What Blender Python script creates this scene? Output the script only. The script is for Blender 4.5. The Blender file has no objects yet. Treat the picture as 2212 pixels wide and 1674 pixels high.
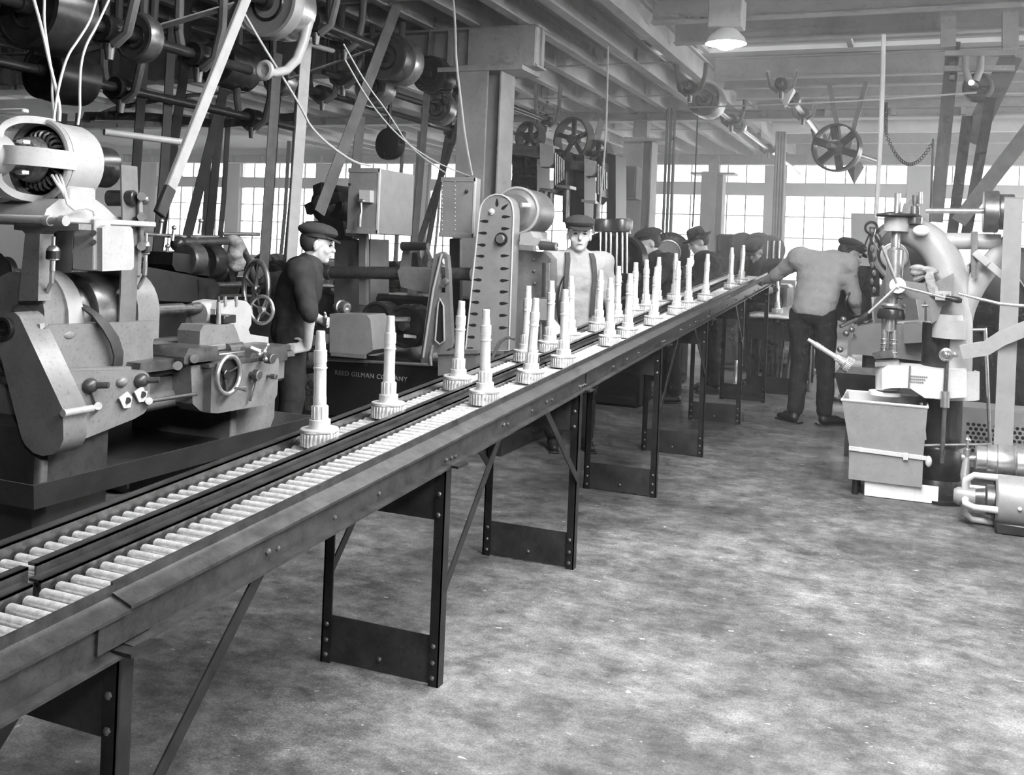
import bpy, bmesh, math, random
from mathutils import Vector, Matrix
random.seed(7)
V = Vector
PI = math.pi
sin, cos, rad = math.sin, math.cos, math.radians

# ------------------------------------------------------------------ camera
F_PX, YAW, ROLL, AXIS_ROW, EYE = 2130.0, rad(22.5), rad(2.3), 541.0, 1.45
scene = bpy.context.scene
COL = scene.collection
right0 = V((cos(YAW), sin(YAW), 0)); fwd0 = V((-sin(YAW), cos(YAW), 0)); up0 = V((0, 0, 1))
cam_right = right0 * cos(ROLL) + up0 * sin(ROLL)
cam_up = up0 * cos(ROLL) - right0 * sin(ROLL)
cam_data = bpy.data.cameras.new('camera'); cam = bpy.data.objects.new('camera', cam_data)
COL.objects.link(cam); scene.camera = cam
M = Matrix((cam_right, cam_up, -fwd0)).transposed().to_4x4(); M.translation = (0, 0, EYE)
cam.matrix_world = M
cam_data.sensor_fit = 'HORIZONTAL'; cam_data.sensor_width = 36.0
cam_data.lens = F_PX / 2212 * 36.0
cam_data.shift_y = -(837 - AXIS_ROW) / 2212
cam_data.clip_start = .05; cam_data.clip_end = 200

# ------------------------------------------------------------------ sky, lights, exposure
world = bpy.data.worlds.new('world'); scene.world = world; world.use_nodes = True
wn = world.node_tree.nodes['Background']
wn.inputs[0].default_value = (1, 1, 1, 1); wn.inputs[1].default_value = 8.0
vs = scene.view_settings
vs.view_transform = 'Standard'; vs.look = 'None'; vs.gamma = 1; vs.use_curve_mapping = False
vs.exposure = 0.25
cy = scene.cycles; cy.max_bounces = 4; cy.diffuse_bounces = 2; cy.glossy_bounces = 2; cy.transmission_bounces = 2; cy.transparent_max_bounces = 8
cy.caustics_reflective = False; cy.caustics_refractive = False; cy.use_adaptive_sampling = True; cy.adaptive_threshold = .1; cy.adaptive_min_samples = 12; cy.use_light_tree = False
def area_light(name, loc, target, sx, sy, power, spread=180):
    d = bpy.data.lights.new(name, 'AREA'); d.shape = 'RECTANGLE'; d.size = sx; d.size_y = sy; d.energy = power
    d.spread = rad(spread)
    o = bpy.data.objects.new(name, d); COL.objects.link(o)
    o.location = loc; o.rotation_euler = (V(target) - V(loc)).to_track_quat('-Z', 'Y').to_euler()
    return o
# the photographer's flash pan, held up beside the camera
area_light('photographer_flash', (1.0, -.6, 2.7), (-1.2, 6.0, .8), .5, .4, 62)
# daylight of the long roof light above the aisle, over the camera's head
area_light('roof_light_daylight', (.05, 3.4, 3.55), (-.15, 3.7, 0), 1.1, 6.4, 590)

# ------------------------------------------------------------------ sight helpers: a pixel of the photograph -> a point on a real plane
def ray(px, py):
    u, v = px - 1106, py - AXIS_ROW
    a, b = cos(ROLL) * u + sin(ROLL) * v, -sin(ROLL) * u + cos(ROLL) * v
    return right0 * (a / F_PX) + fwd0 + up0 * (-b / F_PX)
O = V((0, 0, EYE))
def on_x(px, py, X): r = ray(px, py); return O + r * (X / r.x)
def on_y(px, py, Y): r = ray(px, py); return O + r * (Y / r.y)
def on_z(px, py, Z=0): r = ray(px, py); return O + r * ((Z - EYE) / r.z)
def at(px, py, D): return O + ray(px, py) * D

# ------------------------------------------------------------------ mesh builder
def frame(d):
    d = V(d).normalized()
    a = V((0, 0, 1)) if abs(d.z) < .9 else V((0, 1, 0))
    x = a.cross(d).normalized(); y = d.cross(x).normalized()
    return x, y, d
class B:
    def __init__(s): s.v = []; s.f = []
    def add(s, vs, fs):
        n = len(s.v); s.v += [tuple(p) for p in vs]; s.f += [tuple(i + n for i in f) for f in fs]; return s
    def box(s, x0, x1, y0, y1, z0, z1, c=0.0):
        return s.obox(((x0 + x1) / 2, (y0 + y1) / 2, (z0 + z1) / 2), (abs(x1 - x0), abs(y1 - y0), abs(z1 - z0)), None, c)
    def obox(s, ctr, size, R=None, c=0.0):
        hx, hy, hz = size[0] / 2, size[1] / 2, size[2] / 2
        c = min(c, hx * .95, hy * .95, hz * .95); ctr = V(ctr)
        T = (lambda p: ctr + (R @ V(p))) if R is not None else (lambda p: ctr + V(p))
        if c <= 0:
            vs = [T((a * hx, b * hy, d * hz)) for a in (-1, 1) for b in (-1, 1) for d in (-1, 1)]
            return s.add(vs, [(0, 1, 3, 2), (4, 6, 7, 5), (0, 4, 5, 1), (2, 3, 7, 6), (0, 2, 6, 4), (1, 5, 7, 3)])
        vs = []; idx = {}
        for a in (-1, 1):
            for b in (-1, 1):
                for d in (-1, 1):
                    for k in range(3):
                        p = [a * (hx - c), b * (hy - c), d * (hz - c)]; p[k] = (a * hx, b * hy, d * hz)[k]
                        idx[a, b, d, k] = len(vs); vs.append(T(p))
        fs = []
        for k in range(3):
            i, j = (k + 1) % 3, (k + 2) % 3
            for g in (-1, 1):
                q = []
                for (p, r) in ((-1, -1), (1, -1), (1, 1), (-1, 1)):
                    t = [0, 0, 0]; t[k] = g; t[i] = p; t[j] = r; q.append(idx[t[0], t[1], t[2], k])
                fs.append(tuple(q if g > 0 else q[::-1]))
            for p in (-1, 1):
                for r in (-1, 1):
                    t0 = [0, 0, 0]; t1 = [0, 0, 0]; t0[i] = t1[i] = p; t0[j] = t1[j] = r; t0[k] = -1; t1[k] = 1
                    q = (idx[(*t0, i)], idx[(*t1, i)], idx[(*t1, j)], idx[(*t0, j)])
                    fs.append(q if p * r < 0 else q[::-1])
        for a in (-1, 1):
            for b in (-1, 1):
                for d in (-1, 1):
                    q = (idx[a, b, d, 0], idx[a, b, d, 1], idx[a, b, d, 2]); fs.append(q if a * b * d > 0 else q[::-1])
        return s.add(vs, fs)
    def bar(s, p0, p1, w, h, side=None, c=0.0):
        """rectangular bar from p0 to p1; w along 'side', h across"""
        p0, p1 = V(p0), V(p1); d = (p1 - p0); L = d.length; d.normalize()
        if side is None: x, y, _ = frame(d)
        else:
            x = V(side); x = (x - d * x.dot(d)).normalized(); y = d.cross(x).normalized()
        R = Matrix((x, y, d)).transposed()
        return s.obox((p0 + p1) / 2, (w, h, L), R, c)
    def rev(s, p, d, prof, n=16, a0=0.0):
        """surface of revolution about the line p + t d, profile of (radius, t)"""
        p = V(p); x, y, z = frame(d); vs = []; fs = []; rings = []
        for (r, t) in prof:
            if r <= 1e-6: rings.append([len(vs)]); vs.append(p + z * t)
            else:
                rings.append(list(range(len(vs), len(vs) + n)))
                vs += [p + z * t + (x * cos(a0 + 2 * PI * k / n) + y * sin(a0 + 2 * PI * k / n)) * r for k in range(n)]
        for A, Bq in zip(rings, rings[1:]):
            for k in range(n):
                k2 = (k + 1) % n
                if len(A) == 1 and len(Bq) == 1: continue
                if len(A) == 1: fs.append((A[0], Bq[k2], Bq[k]))
                elif len(Bq) == 1: fs.append((A[k], A[k2], Bq[0]))
                else: fs.append((A[k], A[k2], Bq[k2], Bq[k]))
        return s.add(vs, fs)
    def cyl(s, p0, p1, r, r1=None, n=16, bev=0.0):
        p0, p1 = V(p0), V(p1); L = (p1 - p0).length; r1 = r if r1 is None else r1
        if bev: pr = [(0, 0), (r - bev, 0), (r, bev), (r1, L - bev), (r1 - bev, L), (0, L)]
        else: pr = [(0, 0), (r, 0), (r1, L), (0, L)]
        return s.rev(p0, p1 - p0, pr, n)
    def pipe(s, p0, p1, r, ri, n=20):
        p0, p1 = V(p0), V(p1); L = (p1 - p0).length
        return s.rev(p0, p1 - p0, [(ri, 0), (r, 0), (r, L), (ri, L), (ri, 0)], n)
    def tube(s, pts, r, n=8, closed=False):
        pts = [V(p) for p in pts]; m = len(pts); rs = r if isinstance(r, (list, tuple)) else [r] * m
        vs = []; fs = []; px = None
        for i in range(m):
            a = pts[(i - 1) % m] if (i or closed) else pts[0]; b = pts[(i + 1) % m] if (i < m - 1 or closed) else pts[-1]
            d = (b - a).normalized() if (b - a).length > 1e-9 else V((0, 0, 1))
            if px is None: px = frame(d)[0]
            px = (px - d * px.dot(d)); px = px.normalized() if px.length > 1e-6 else frame(d)[0]
            y = d.cross(px)
            vs += [pts[i] + (px * cos(2 * PI * k / n) + y * sin(2 * PI * k / n)) * rs[i] for k in range(n)]
        for i in range(m if closed else m - 1):
            j = (i + 1) % m
            for k in range(n): k2 = (k + 1) % n; fs.append((i * n + k, i * n + k2, j * n + k2, j * n + k))
        if not closed: fs += [tuple(range(n))[::-1], tuple(range((m - 1) * n, m * n))]
        return s.add(vs, fs)
    def ring(s, c, d, R, r, n=32, m=8, a0=0, a1=2 * PI):
        x, y, z = frame(d); c = V(c); full = abs(a1 - a0 - 2 * PI) < 1e-6
        k = n if full else n + 1
        return s.tube([c + (x * cos(a0 + (a1 - a0) * i / n) + y * sin(a0 + (a1 - a0) * i / n)) * R for i in range(k)], r, m, full)
    def ball(s, c, r, n=12, m=8, R=None):
        c = V(c); rr = (r, r, r) if not isinstance(r, (tuple, list)) else r; vs = []; fs = []
        T = (lambda p: c + R @ V(p)) if R is not None else (lambda p: c + V(p))
        vs.append(T((0, 0, -rr[2])))
        for j in range(1, m):
            t = -PI / 2 + PI * j / m
            vs += [T((rr[0] * cos(t) * cos(2 * PI * k / n), rr[1] * cos(t) * sin(2 * PI * k / n), rr[2] * sin(t))) for k in range(n)]
        vs.append(T((0, 0, rr[2]))); e = len(vs) - 1
        for k in range(n):
            k2 = (k + 1) % n
            fs.append((0, 1 + k2, 1 + k))
            for j in range(m - 2): a = 1 + j * n; fs.append((a + k, a + k2, a + n + k2, a + n + k))
            fs.append((e, 1 + (m - 2) * n + k, 1 + (m - 2) * n + k2))
        return s.add(vs, fs)
    def prism(s, pts, vec):
        """planar outline pts pushed along vec"""
        pts = [V(p) for p in pts]; vec = V(vec); n = len(pts)
        nn = V((0, 0, 0))
        for a, b in zip(pts, pts[1:] + pts[:1]): nn += a.cross(b)
        if nn.dot(vec) > 0: pts = pts[::-1]
        vs = pts + [p + vec for p in pts]
        fs = [tuple(range(n)), tuple(range(2 * n - 1, n - 1, -1))]
        fs += [(k, k + n, (k + 1) % n + n, (k + 1) % n) for k in range(n)]
        return s.add(vs, fs)
    def strip(s, pts, w, t, side):
        """flat belt through pts: width w along side, thickness t"""
        pts = [V(p) for p in pts]; side = V(side).normalized(); vs = []; fs = []; m = len(pts)
        for i in range(m):
            d = (pts[min(i + 1, m - 1)] - pts[max(i - 1, 0)]).normalized()
            x = (side - d * side.dot(d)).normalized(); y = d.cross(x)
            vs += [pts[i] + x * (w / 2) + y * (t / 2), pts[i] - x * (w / 2) + y * (t / 2), pts[i] - x * (w / 2) - y * (t / 2), pts[i] + x * (w / 2) - y * (t / 2)]
        for i in range(m - 1):
            for k in range(4): k2 = (k + 1) % 4; fs.append((i * 4 + k, i * 4 + k2, i * 4 + 4 + k2, i * 4 + 4 + k))
        fs += [(3, 2, 1, 0), tuple(range(4 * m - 4, 4 * m))]
        return s.add(vs, fs)
    def obj(s, name, mat, parent=None, smooth=38, kind=None):
        o0 = V(parent.get('_o', (0, 0, 0))) if parent is not None else V((0, 0, 0))
        me = bpy.data.meshes.new(name)
        me.from_pydata([(p[0] - o0.x, p[1] - o0.y, p[2] - o0.z) for p in s.v], [], s.f); me.update()
        bm = bmesh.new(); bm.from_mesh(me); bmesh.ops.recalc_face_normals(bm, faces=bm.faces); bm.to_mesh(me); bm.free()
        if smooth:
            for p in me.polygons: p.use_smooth = True
            me.set_sharp_from_angle(angle=rad(smooth))
        me.materials.append(MAT[mat])
        o = bpy.data.objects.new(name, me); COL.objects.link(o)
        if parent is not None: o.parent = parent; o['_o'] = tuple(o0)
        if kind: o['kind'] = kind
        return o
def tag(o, label=None, cat=None, group=None, kind=None):
    if label: o['label'] = label
    if cat: o['category'] = cat
    if group: o['group'] = group
    if kind: o['kind'] = kind
    return o
def thing(name, label, cat, loc, group=None):
    o = bpy.data.objects.new(name, None); COL.objects.link(o); o.empty_display_size = .1
    o.location = loc; o['_o'] = tuple(loc)
    return tag(o, label, cat, group)
def copy_tree(o, parent=None):
    c = o.copy(); COL.objects.link(c); c.parent = parent
    for ch in [k for k in o.children]: copy_tree(ch, c)
    return c
def rz(a): return Matrix.Rotation(a, 3, 'Z')
def lerp(a, b, t): return V(a) * (1 - t) + V(b) * t

# ------------------------------------------------------------------ materials (the photograph is black and white: greys only)
MAT = {}
def mat(name, g, rough=.6, metal=0.0, var=.15, scale=12.0, bump=0.0, spec=.5, speck=0.0, coat=0.0, stretch=(1, 1, 1)):
    m = bpy.data.materials.new(name); m.use_nodes = True; nt = m.node_tree; b = nt.nodes['Principled BSDF']
    tc = nt.nodes.new('ShaderNodeTexCoord'); mp = nt.nodes.new('ShaderNodeMapping'); mp.inputs['Scale'].default_value = stretch
    geo = nt.nodes.new('ShaderNodeNewGeometry'); nt.links.new(geo.outputs['Position'], mp.inputs[0])
    n = nt.nodes.new('ShaderNodeTexNoise'); n.inputs['Scale'].default_value = scale; n.inputs['Detail'].default_value = 5; n.inputs['Roughness'].default_value = .65
    nt.links.new(mp.outputs[0], n.inputs[0])
    r = nt.nodes.new('ShaderNodeValToRGB'); lo, hi = g * (1 - var), min(1, g * (1 + var))
    r.color_ramp.elements[0].position = .3; r.color_ramp.elements[1].position = .7
    r.color_ramp.elements[0].color = (lo, lo, lo, 1); r.color_ramp.elements[1].color = (hi, hi, hi, 1)
    nt.links.new(n.outputs[0], r.inputs[0]); out = r.outputs[0]
    if speck:
        n2 = nt.nodes.new('ShaderNodeTexNoise'); n2.inputs['Scale'].default_value = scale * 9; n2.inputs['Detail'].default_value = 3
        nt.links.new(mp.outputs[0], n2.inputs[0])
        r2 = nt.nodes.new('ShaderNodeValToRGB'); r2.color_ramp.elements[0].position = .33; r2.color_ramp.elements[1].position = .42
        k = 1 - speck; r2.color_ramp.elements[0].color = (k, k, k, 1); r2.color_ramp.elements[1].color = (1, 1, 1, 1)
        nt.links.new(n2.outputs[0], r2.inputs[0])
        mx = nt.nodes.new('ShaderNodeMix'); mx.data_type = 'RGBA'; mx.blend_type = 'MULTIPLY'; mx.inputs[0].default_value = 1
        nt.links.new(out, mx.inputs[6]); nt.links.new(r2.outputs[0], mx.inputs[7]); out = mx.outputs[2]
    nt.links.new(out, b.inputs['Base Color'])
    b.inputs['Roughness'].default_value = rough; b.inputs['Metallic'].default_value = metal; b.inputs['Specular IOR Level'].default_value = spec
    if coat: b.inputs['Coat Weight'].default_value = coat; b.inputs['Coat Roughness'].default_value = .15
    if bump:
        bp = nt.nodes.new('ShaderNodeBump'); bp.inputs['Strength'].default_value = bump; bp.inputs['Distance'].default_value = .004 if bump < .35 else .02
        nt.links.new(n.outputs[0], bp.inputs['Height']); nt.links.new(bp.outputs[0], b.inputs['Normal'])
    MAT[name] = m; return m
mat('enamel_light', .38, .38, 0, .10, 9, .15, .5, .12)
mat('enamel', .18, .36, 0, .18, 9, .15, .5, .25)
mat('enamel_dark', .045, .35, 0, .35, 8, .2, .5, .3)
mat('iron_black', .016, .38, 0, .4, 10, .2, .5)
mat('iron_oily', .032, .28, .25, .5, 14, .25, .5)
mat('steel', .55, .30, .85, .2, 30, .05)
mat('steel_bright', .86, .30, .55, .08, 40, .03)
mat('steel_dark', .16, .34, .7, .35, 18, .1)
mat('roller_steel', .80, .28, .5, .3, 60, .08, .5, .4)
mat('rail_steel', .06, .36, .5, .5, 16, .1, .5, .3)
mat('angle_steel', .020, .40, .3, .5, 12, .15)
mat('plate_steel', .035, .55, .2, .6, 6, .1, .4, .2)
mat('belt_light', .36, .7, 0, .12, 10, .1)
mat('belt_mid', .24, .7, 0, .12, 10, .1)
mat('belt', .14, .7, 0, .25, 10, .1)
mat('belt_dark', .035, .6, 0, .3, 10, .1)
mat('paint_structural', .37, .6, 0, .2, 3, .1, .4, .15)
mat('paint_dark', .10, .6, 0, .3, 3, .1, .4, .15)
mat('ceiling_paint', .55, .75, 0, .12, 2)
mat('wall_paint', .40, .8, 0, .15, 2)
mat('sheet_metal', .31, .42, .2, .12, 7, .08, .5, .1)
mat('sheet_light', .62, .5, .1, .1, 7, .05, .5, .12)
mat('white_board', .85, .7, 0, .06, 8)
mat('wood', .24, .7, 0, .3, 5, .2, .4, .2, 0, (1, 1, 9))
mat('rope', .50, .8, 0, .1, 30)
mat('wire_pale', .62, .7, 0, .05, 10)
mat('skin', .60, .55, 0, .12, 14, .05)
mat('skin_oily', .26, .5, 0, .5, 30, .2)
mat('shirt_light', .40, .85, 0, .10, 14, .5)
mat('shirt_dark', .030, .85, 0, .3, 10, .3)
mat('trousers', .020, .85, 0, .35, 10, .3)
mat('jacket', .040, .85, 0, .3, 10, .3)
mat('felt', .045, .9, 0, .25, 20, .2)
mat('suspender', .06, .8, 0, .2, 20)
mat('leather', .018, .4, 0, .3, 20, .2)
mat('hair', .05, .7, 0, .3, 40)
mat('eye', .02, .2, 0, .1, 40)
mat('rag', .30, .9, 0, .3, 25, .5)
mat('copper_wire', .20, .35, .5, .6, 60, .3)
mat('lettering', .40, .5, .2, .1, 20)
mat('paper', .8, .8, 0, .05, 20)

# shop floor: worn concrete with oil stains, scuffs and chips
def floor_mat():
    m = bpy.data.materials.new('concrete'); m.use_nodes = True; nt = m.node_tree; b = nt.nodes['Principled BSDF']; N = nt.nodes.new; Lk = nt.links.new
    geo = N('ShaderNodeNewGeometry')
    def noise(sc, det, ro, st=None):
        n = N('ShaderNodeTexNoise'); n.inputs['Scale'].default_value = sc; n.inputs['Detail'].default_value = det; n.inputs['Roughness'].default_value = ro
        mp = N('ShaderNodeMapping'); mp.inputs['Scale'].default_value = st or (1, 1, 1); Lk(geo.outputs['Position'], mp.inputs[0]); Lk(mp.outputs[0], n.inputs[0]); return n
    def ramp(src, p0, c0, p1, c1):
        r = N('ShaderNodeValToRGB'); e = r.color_ramp.elements; e[0].position = p0; e[1].position = p1
        e[0].color = (c0, c0, c0, 1); e[1].color = (c1, c1, c1, 1); Lk(src, r.inputs[0]); return r.outputs[0]
    def mul(a, c, f=1.0, mode='MULTIPLY'):
        x = N('ShaderNodeMix'); x.data_type = 'RGBA'; x.blend_type = mode; x.inputs[0].default_value = f; Lk(a, x.inputs[6]); Lk(c, x.inputs[7]); return x.outputs[2]
    big = ramp(noise(.8, 7, .66).outputs[0], .34, .055, .66, .215)
    mid = ramp(noise(5.5, 9, .78).outputs[0], .36, .42, .62, 1.3)
    scuff = ramp(noise(9, 8, .75, (.8, 1.2, 1)).outputs[0], .38, .55, .60, 1.15)
    spot = ramp(noise(19, 4, .6).outputs[0], .27, .3, .37, 1.0)
    pale = ramp(noise(17, 4, .6, (1, 1.5, 1)).outputs[0], .66, 0, .72, .30)
    grit = ramp(noise(140, 2, .5).outputs[0], .35, .72, .65, 1.22)
    c = mul(mul(mul(mul(big, mid), scuff, .9), spot, .7), grit, .95)
    c = mul(c, pale, .8, 'ADD')
    Lk(c, b.inputs['Base Color'])
    rr = ramp(noise(.75, 6, .62).outputs[0], .36, .42, .64, .8); Lk(rr, b.inputs['Roughness'])
    bp = N('ShaderNodeBump'); bp.inputs['Strength'].default_value = .25; bp.inputs['Distance'].default_value = .004
    Lk(noise(60, 5, .7).outputs[0], bp.inputs['Height']); Lk(bp.outputs[0], b.inputs['Normal'])
    MAT['concrete'] = m
floor_mat()
def glass_mat():
    m = bpy.data.materials.new('glass'); m.use_nodes = True; nt = m.node_tree; nt.nodes.clear(); N = nt.nodes.new
    o = N('ShaderNodeOutputMaterial'); t = N('ShaderNodeBsdfTransparent'); t.inputs[0].default_value = (.93, .93, .93, 1)
    g = N('ShaderNodeBsdfGlossy'); g.inputs[1].default_value = .05; mx = N('ShaderNodeMixShader'); fr = N('ShaderNodeFresnel'); fr.inputs[0].default_value = 1.45
    nt.links.new(fr.outputs[0], mx.inputs[0]); nt.links.new(t.outputs[0], mx.inputs[1]); nt.links.new(g.outputs[0], mx.inputs[2]); nt.links.new(mx.outputs[0], o.inputs[0])
    MAT['glass'] = m
glass_mat()
# ================================================================== the room
def struct(o, label): return tag(o, label, None, None, 'structure')
X0, X1, Y0, Y1 = -20.0, 5.6, -4.0, 21.6
struct(B().box(X0, X1, Y0, Y1 + .3, -.15, 0).obj('floor', 'concrete', smooth=0), 'worn stained concrete shop floor')
# roof deck, left open where the skylights run across
SKY = [(10.65, 11.5), (12.75, 13.15), (16.0, 17.0)]
ceil = thing('ceiling', 'pale roof deck above the steel joists', None, (0, 0, 3.85)); ceil['kind'] = 'structure'
ys = [Y0] + [t for p in SKY for t in p] + [Y1 + .3]
for a, b in zip(ys[::2], ys[1::2]): B().box(X0, X1, a, b, 3.85, 3.95).obj('deck_panel', 'ceiling_paint', ceil, 0)
for k, (a, b) in enumerate(SKY):
    w = thing('window_%d' % (20 + k), 'skylight strip let into the roof deck', None, (0, a, 3.85)); w['kind'] = 'structure'
    n = 16; dx = (X1 - X0) / n
    for i in range(n):
        B().box(X0 + i * dx + .03, X0 + (i + 1) * dx - .03, a, b, 3.90, 3.908).obj('pane', 'glass', w, 0)
    fr = B()
    for i in range(n + 1): fr.box(X0 + i * dx - .03, X0 + i * dx + .03, a, b, 3.85, 3.95)
    fr.obj('glazing_bar', 'paint_structural', w, 0)
# side and end walls
struct(B().box(X0 - .2, X0, Y0, Y1, 0, 3.9).obj('wall_left', 'wall_paint', smooth=0), 'plain wall at the far left of the shop')
struct(B().box(X0, X1, Y0 - .2, Y0, 0, 3.9).obj('wall_front', 'wall_paint', smooth=0), 'wall behind the photographer')
wr = B().box(X1, X1 + .2, Y0, Y1, 0, 1.05).box(X1, X1 + .2, Y0, Y1, 3.4, 3.9).box(X1, X1 + .2, Y0, 5.0, 1.05, 3.4)
for k in range(10): y = Y0 + k * (Y1 - Y0) / 9; wr.box(X1, X1 + .2, y - .25, y + .25, 1.05, 3.4)
struct(wr.obj('wall_right', 'wall_paint', smooth=0), 'side wall with tall window openings')
# far wall with its long band of windows
WZ = 1.05
bw = B().box(X0, X1, Y1, Y1 + .25, 0, WZ).box(X0, X1, Y1, Y1 + .25, 3.52, 3.9).box(X0, X1, Y1 + .02, Y1 + .25, 2.86, 3.12)
NB = 9; bay = (X1 - X0) / NB
for k in range(NB + 1): bw.box(X0 + k * bay - .22, X0 + k * bay + .22, Y1, Y1 + .25, WZ, 3.52)
struct(bw.obj('wall_back', 'wall_paint', smooth=0), 'far wall below and between the bright windows')
pane_me = {}
for k in range(NB):
    xa, xb = X0 + k * bay + .22, X0 + (k + 1) * bay - .22
    w = thing('window_%d' % (k + 1), 'tall many-paned factory window in the far wall', None, (xa, Y1 + .1, WZ)); w['kind'] = 'structure'
    fr = B(); n = 6; dx = (xb - xa) / n
    for (za, zb, rows) in ((WZ, 2.86, 4), (3.12, 3.52, 1)):
        dz = (zb - za) / rows
        for i in range(n + 1): fr.box(xa + i * dx - .012, xa + i * dx + .012, Y1 + .10, Y1 + .15, za, zb)
        for j in range(rows + 1): fr.box(xa, xb, Y1 + .10, Y1 + .15, za + j * dz - .012, za + j * dz + .012)
        for i in range(n):
            for j in range(rows):
                key = (rows,)
                if key not in pane_me:
                    pane_me[key] = B().box(0, dx - .04, 0, .006, 0, dz - .04).obj('pane', 'glass', None, 0)
                    p = pane_me[key]
                else: p = pane_me[key].copy(); COL.objects.link(p)
                p.parent = w; p.location = (xa + i * dx + .02 - xa, .02, za + j * dz + .02 - WZ)
    fr.obj('window_frame', 'paint_dark', w, 0)
struct(B().box(X0, X1, Y1 - .12, Y1, WZ - .06, WZ, .01).obj('trim_1', 'paint_dark'), 'long sill under the far windows')

# ------------------------------------------------------------------ columns, girders, joists
def ibeam(b, p0, p1, w, h, t=.012):
    p0, p1 = V(p0), V(p1)
    d = (p1 - p0).normalized(); s_ = d.cross(V((0, 0, 1))).normalized()
    q = []
    q.append(('web', B().bar(p0 + V((0, 0, h / 2)), p1 + V((0, 0, h / 2)), t, h - .02, s_)))
    q.append(('flange', B().bar(p0 + V((0, 0, .01)), p1 + V((0, 0, .01)), w, .018, s_)))
    q.append(('flange', B().bar(p0 + V((0, 0, h - .01)), p1 + V((0, 0, h - .01)), w, .018, s_)))
    return q
CX = -3.74
COLY = (8.3, 13.7, 19.1)
names = ('wide steel column behind the electric control cabinets', 'steel column carrying thin pipes, behind the cap-wearing men', 'farthest steel column, pale before the end windows')
for Y, lb in zip(COLY, names):
    t = thing('steel_column', lb, 'column', (CX, Y, 0), 'steel roof columns')
    w = .40
    B().box(CX - w / 2, CX - w / 2 + .02, Y - .16, Y + .16, 0, 3.1, .004).obj('flange', 'paint_structural', t)
    B().box(CX + w / 2 - .02, CX + w / 2, Y - .16, Y + .16, 0, 3.1, .004).obj('flange', 'paint_structural', t)
    B().box(CX - w / 2 + .02, CX + w / 2 - .02, Y - .008, Y + .008, 0, 3.1).obj('web', 'paint_structural', t)
    B().box(CX - w / 2 - .01, CX + .08, Y - .20, Y - .17, .03, 3.12, .004).obj('cover_plate', 'paint_structural', t)
    B().box(CX - .3, CX + .3, Y - .28, Y + .28, 0, .03).obj('base_plate', 'paint_dark', t)
    if Y > 9: B().box(CX - .1, CX + .1, Y - .1, Y + .1, 3.1, 3.36).obj('cap_post', 'paint_structural', t)
    B().box(CX - .42, CX + .42, Y - .22, Y + .22, 3.06, 3.10).obj('cap_plate', 'paint_structural', t)
    rv = B().ball((0, 0, 0), .012, 6, 4).obj('rivet', 'paint_structural', t)
    k = 0
    for z in [1.4 + .11 * i for i in range(15)]:
        o = rv if k == 0 else rv.copy()
        if k: COL.objects.link(o)
        k += 1; o.location = (w / 2 + .002, -.12, z)
glab = ('heavy built-up girder resting on the nearest column', 'girder crossing above the second column', 'farthest girder crossing before the end windows')
for Y, lb, xa, xb, h in zip(COLY, glab, (-18.5, -18.5, -18.5), (-3.22, 5.4, 5.4), (.38, .14, .20)):
    z0 = {8.3: 3.10, 13.7: 3.36, 19.1: 3.26}[Y]
    t = thing('roof_girder', lb, 'girder', (xa, Y, z0), 'roof girders')
    for nm, b in ibeam(None, (xa, Y, z0), (xb, Y, z0), .24, h, .02): b.obj(nm, 'paint_structural', t)
    x = xb - .05
    while x > xa:
        B().box(x - .03, x + .03, Y - .11, Y + .11, z0 + .03, z0 - .02 + h).obj('stiffener', 'paint_structural', t); x -= .82
    B().box(CX - .16, CX + .5, Y - .135, Y - .115, 3.11, 3.09 + h, .003).obj('splice_plate', 'paint_structural', t) if Y < 9 else None
n = 0
ordn = ['first', 'second', 'third', 'fourth', 'fifth', 'sixth', 'seventh', 'eighth', 'ninth', 'tenth', 'eleventh', 'twelfth', 'thirteenth', 'fourteenth', 'fifteenth', 'sixteenth', 'seventeenth', 'eighteenth', 'nineteenth', 'twentieth', 'twenty-first', 'twenty-second', 'twenty-third', 'twenty-fourth', 'twenty-fifth']
for k in range(21):
    x = -2.42 - .47 * k
    t = thing('roof_joist', 'steel roof joist running away from the camera, %s from the right' % ordn[k], 'joist', (x, .5, 3.5), 'long roof joists')
    for nm, b in ibeam(None, (x, .5, 3.48), (x, 21.2, 3.48), .10, .27, .01): b.obj(nm, 'paint_structural', t)
for k, y in enumerate((1.5, 3.6, 5.6, 7.4, 8.85, 9.75, 11.8, 12.45, 13.35, 15.2, 16.9, 18.4, 20.2)):
    t = thing('roof_purlin', 'roof purlin crossing the right half of the ceiling, %s from the camera' % ordn[k], 'purlin', (-2.4, y, 3.55), 'cross purlins on the right')
    for nm, b in ibeam(None, (-2.36, y, 3.58), (5.5, y, 3.58), .11, .26, .01): b.obj(nm, 'paint_structural', t)
# short bridging angles between the joists, one per bay and row
brm = None; k = 0
for r, yy in enumerate((7.2, 10.2, 12.3, 15.6)):
    for i in range(8):
        x = -2.42 - .47 * i
        o = B().box(x - .45, x - .02, yy - .025, yy + .025, 3.49, 3.50).box(x - .45, x - .44, yy - .025, yy + .025, 3.5, 3.66).obj('joist_bridging', 'paint_structural', None, 0)
        tag(o, 'bridging angle between roof joists, row %s, place %s from the right' % (ordn[r], ordn[i]), 'bridging', 'bridging angles between the joists')
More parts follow.
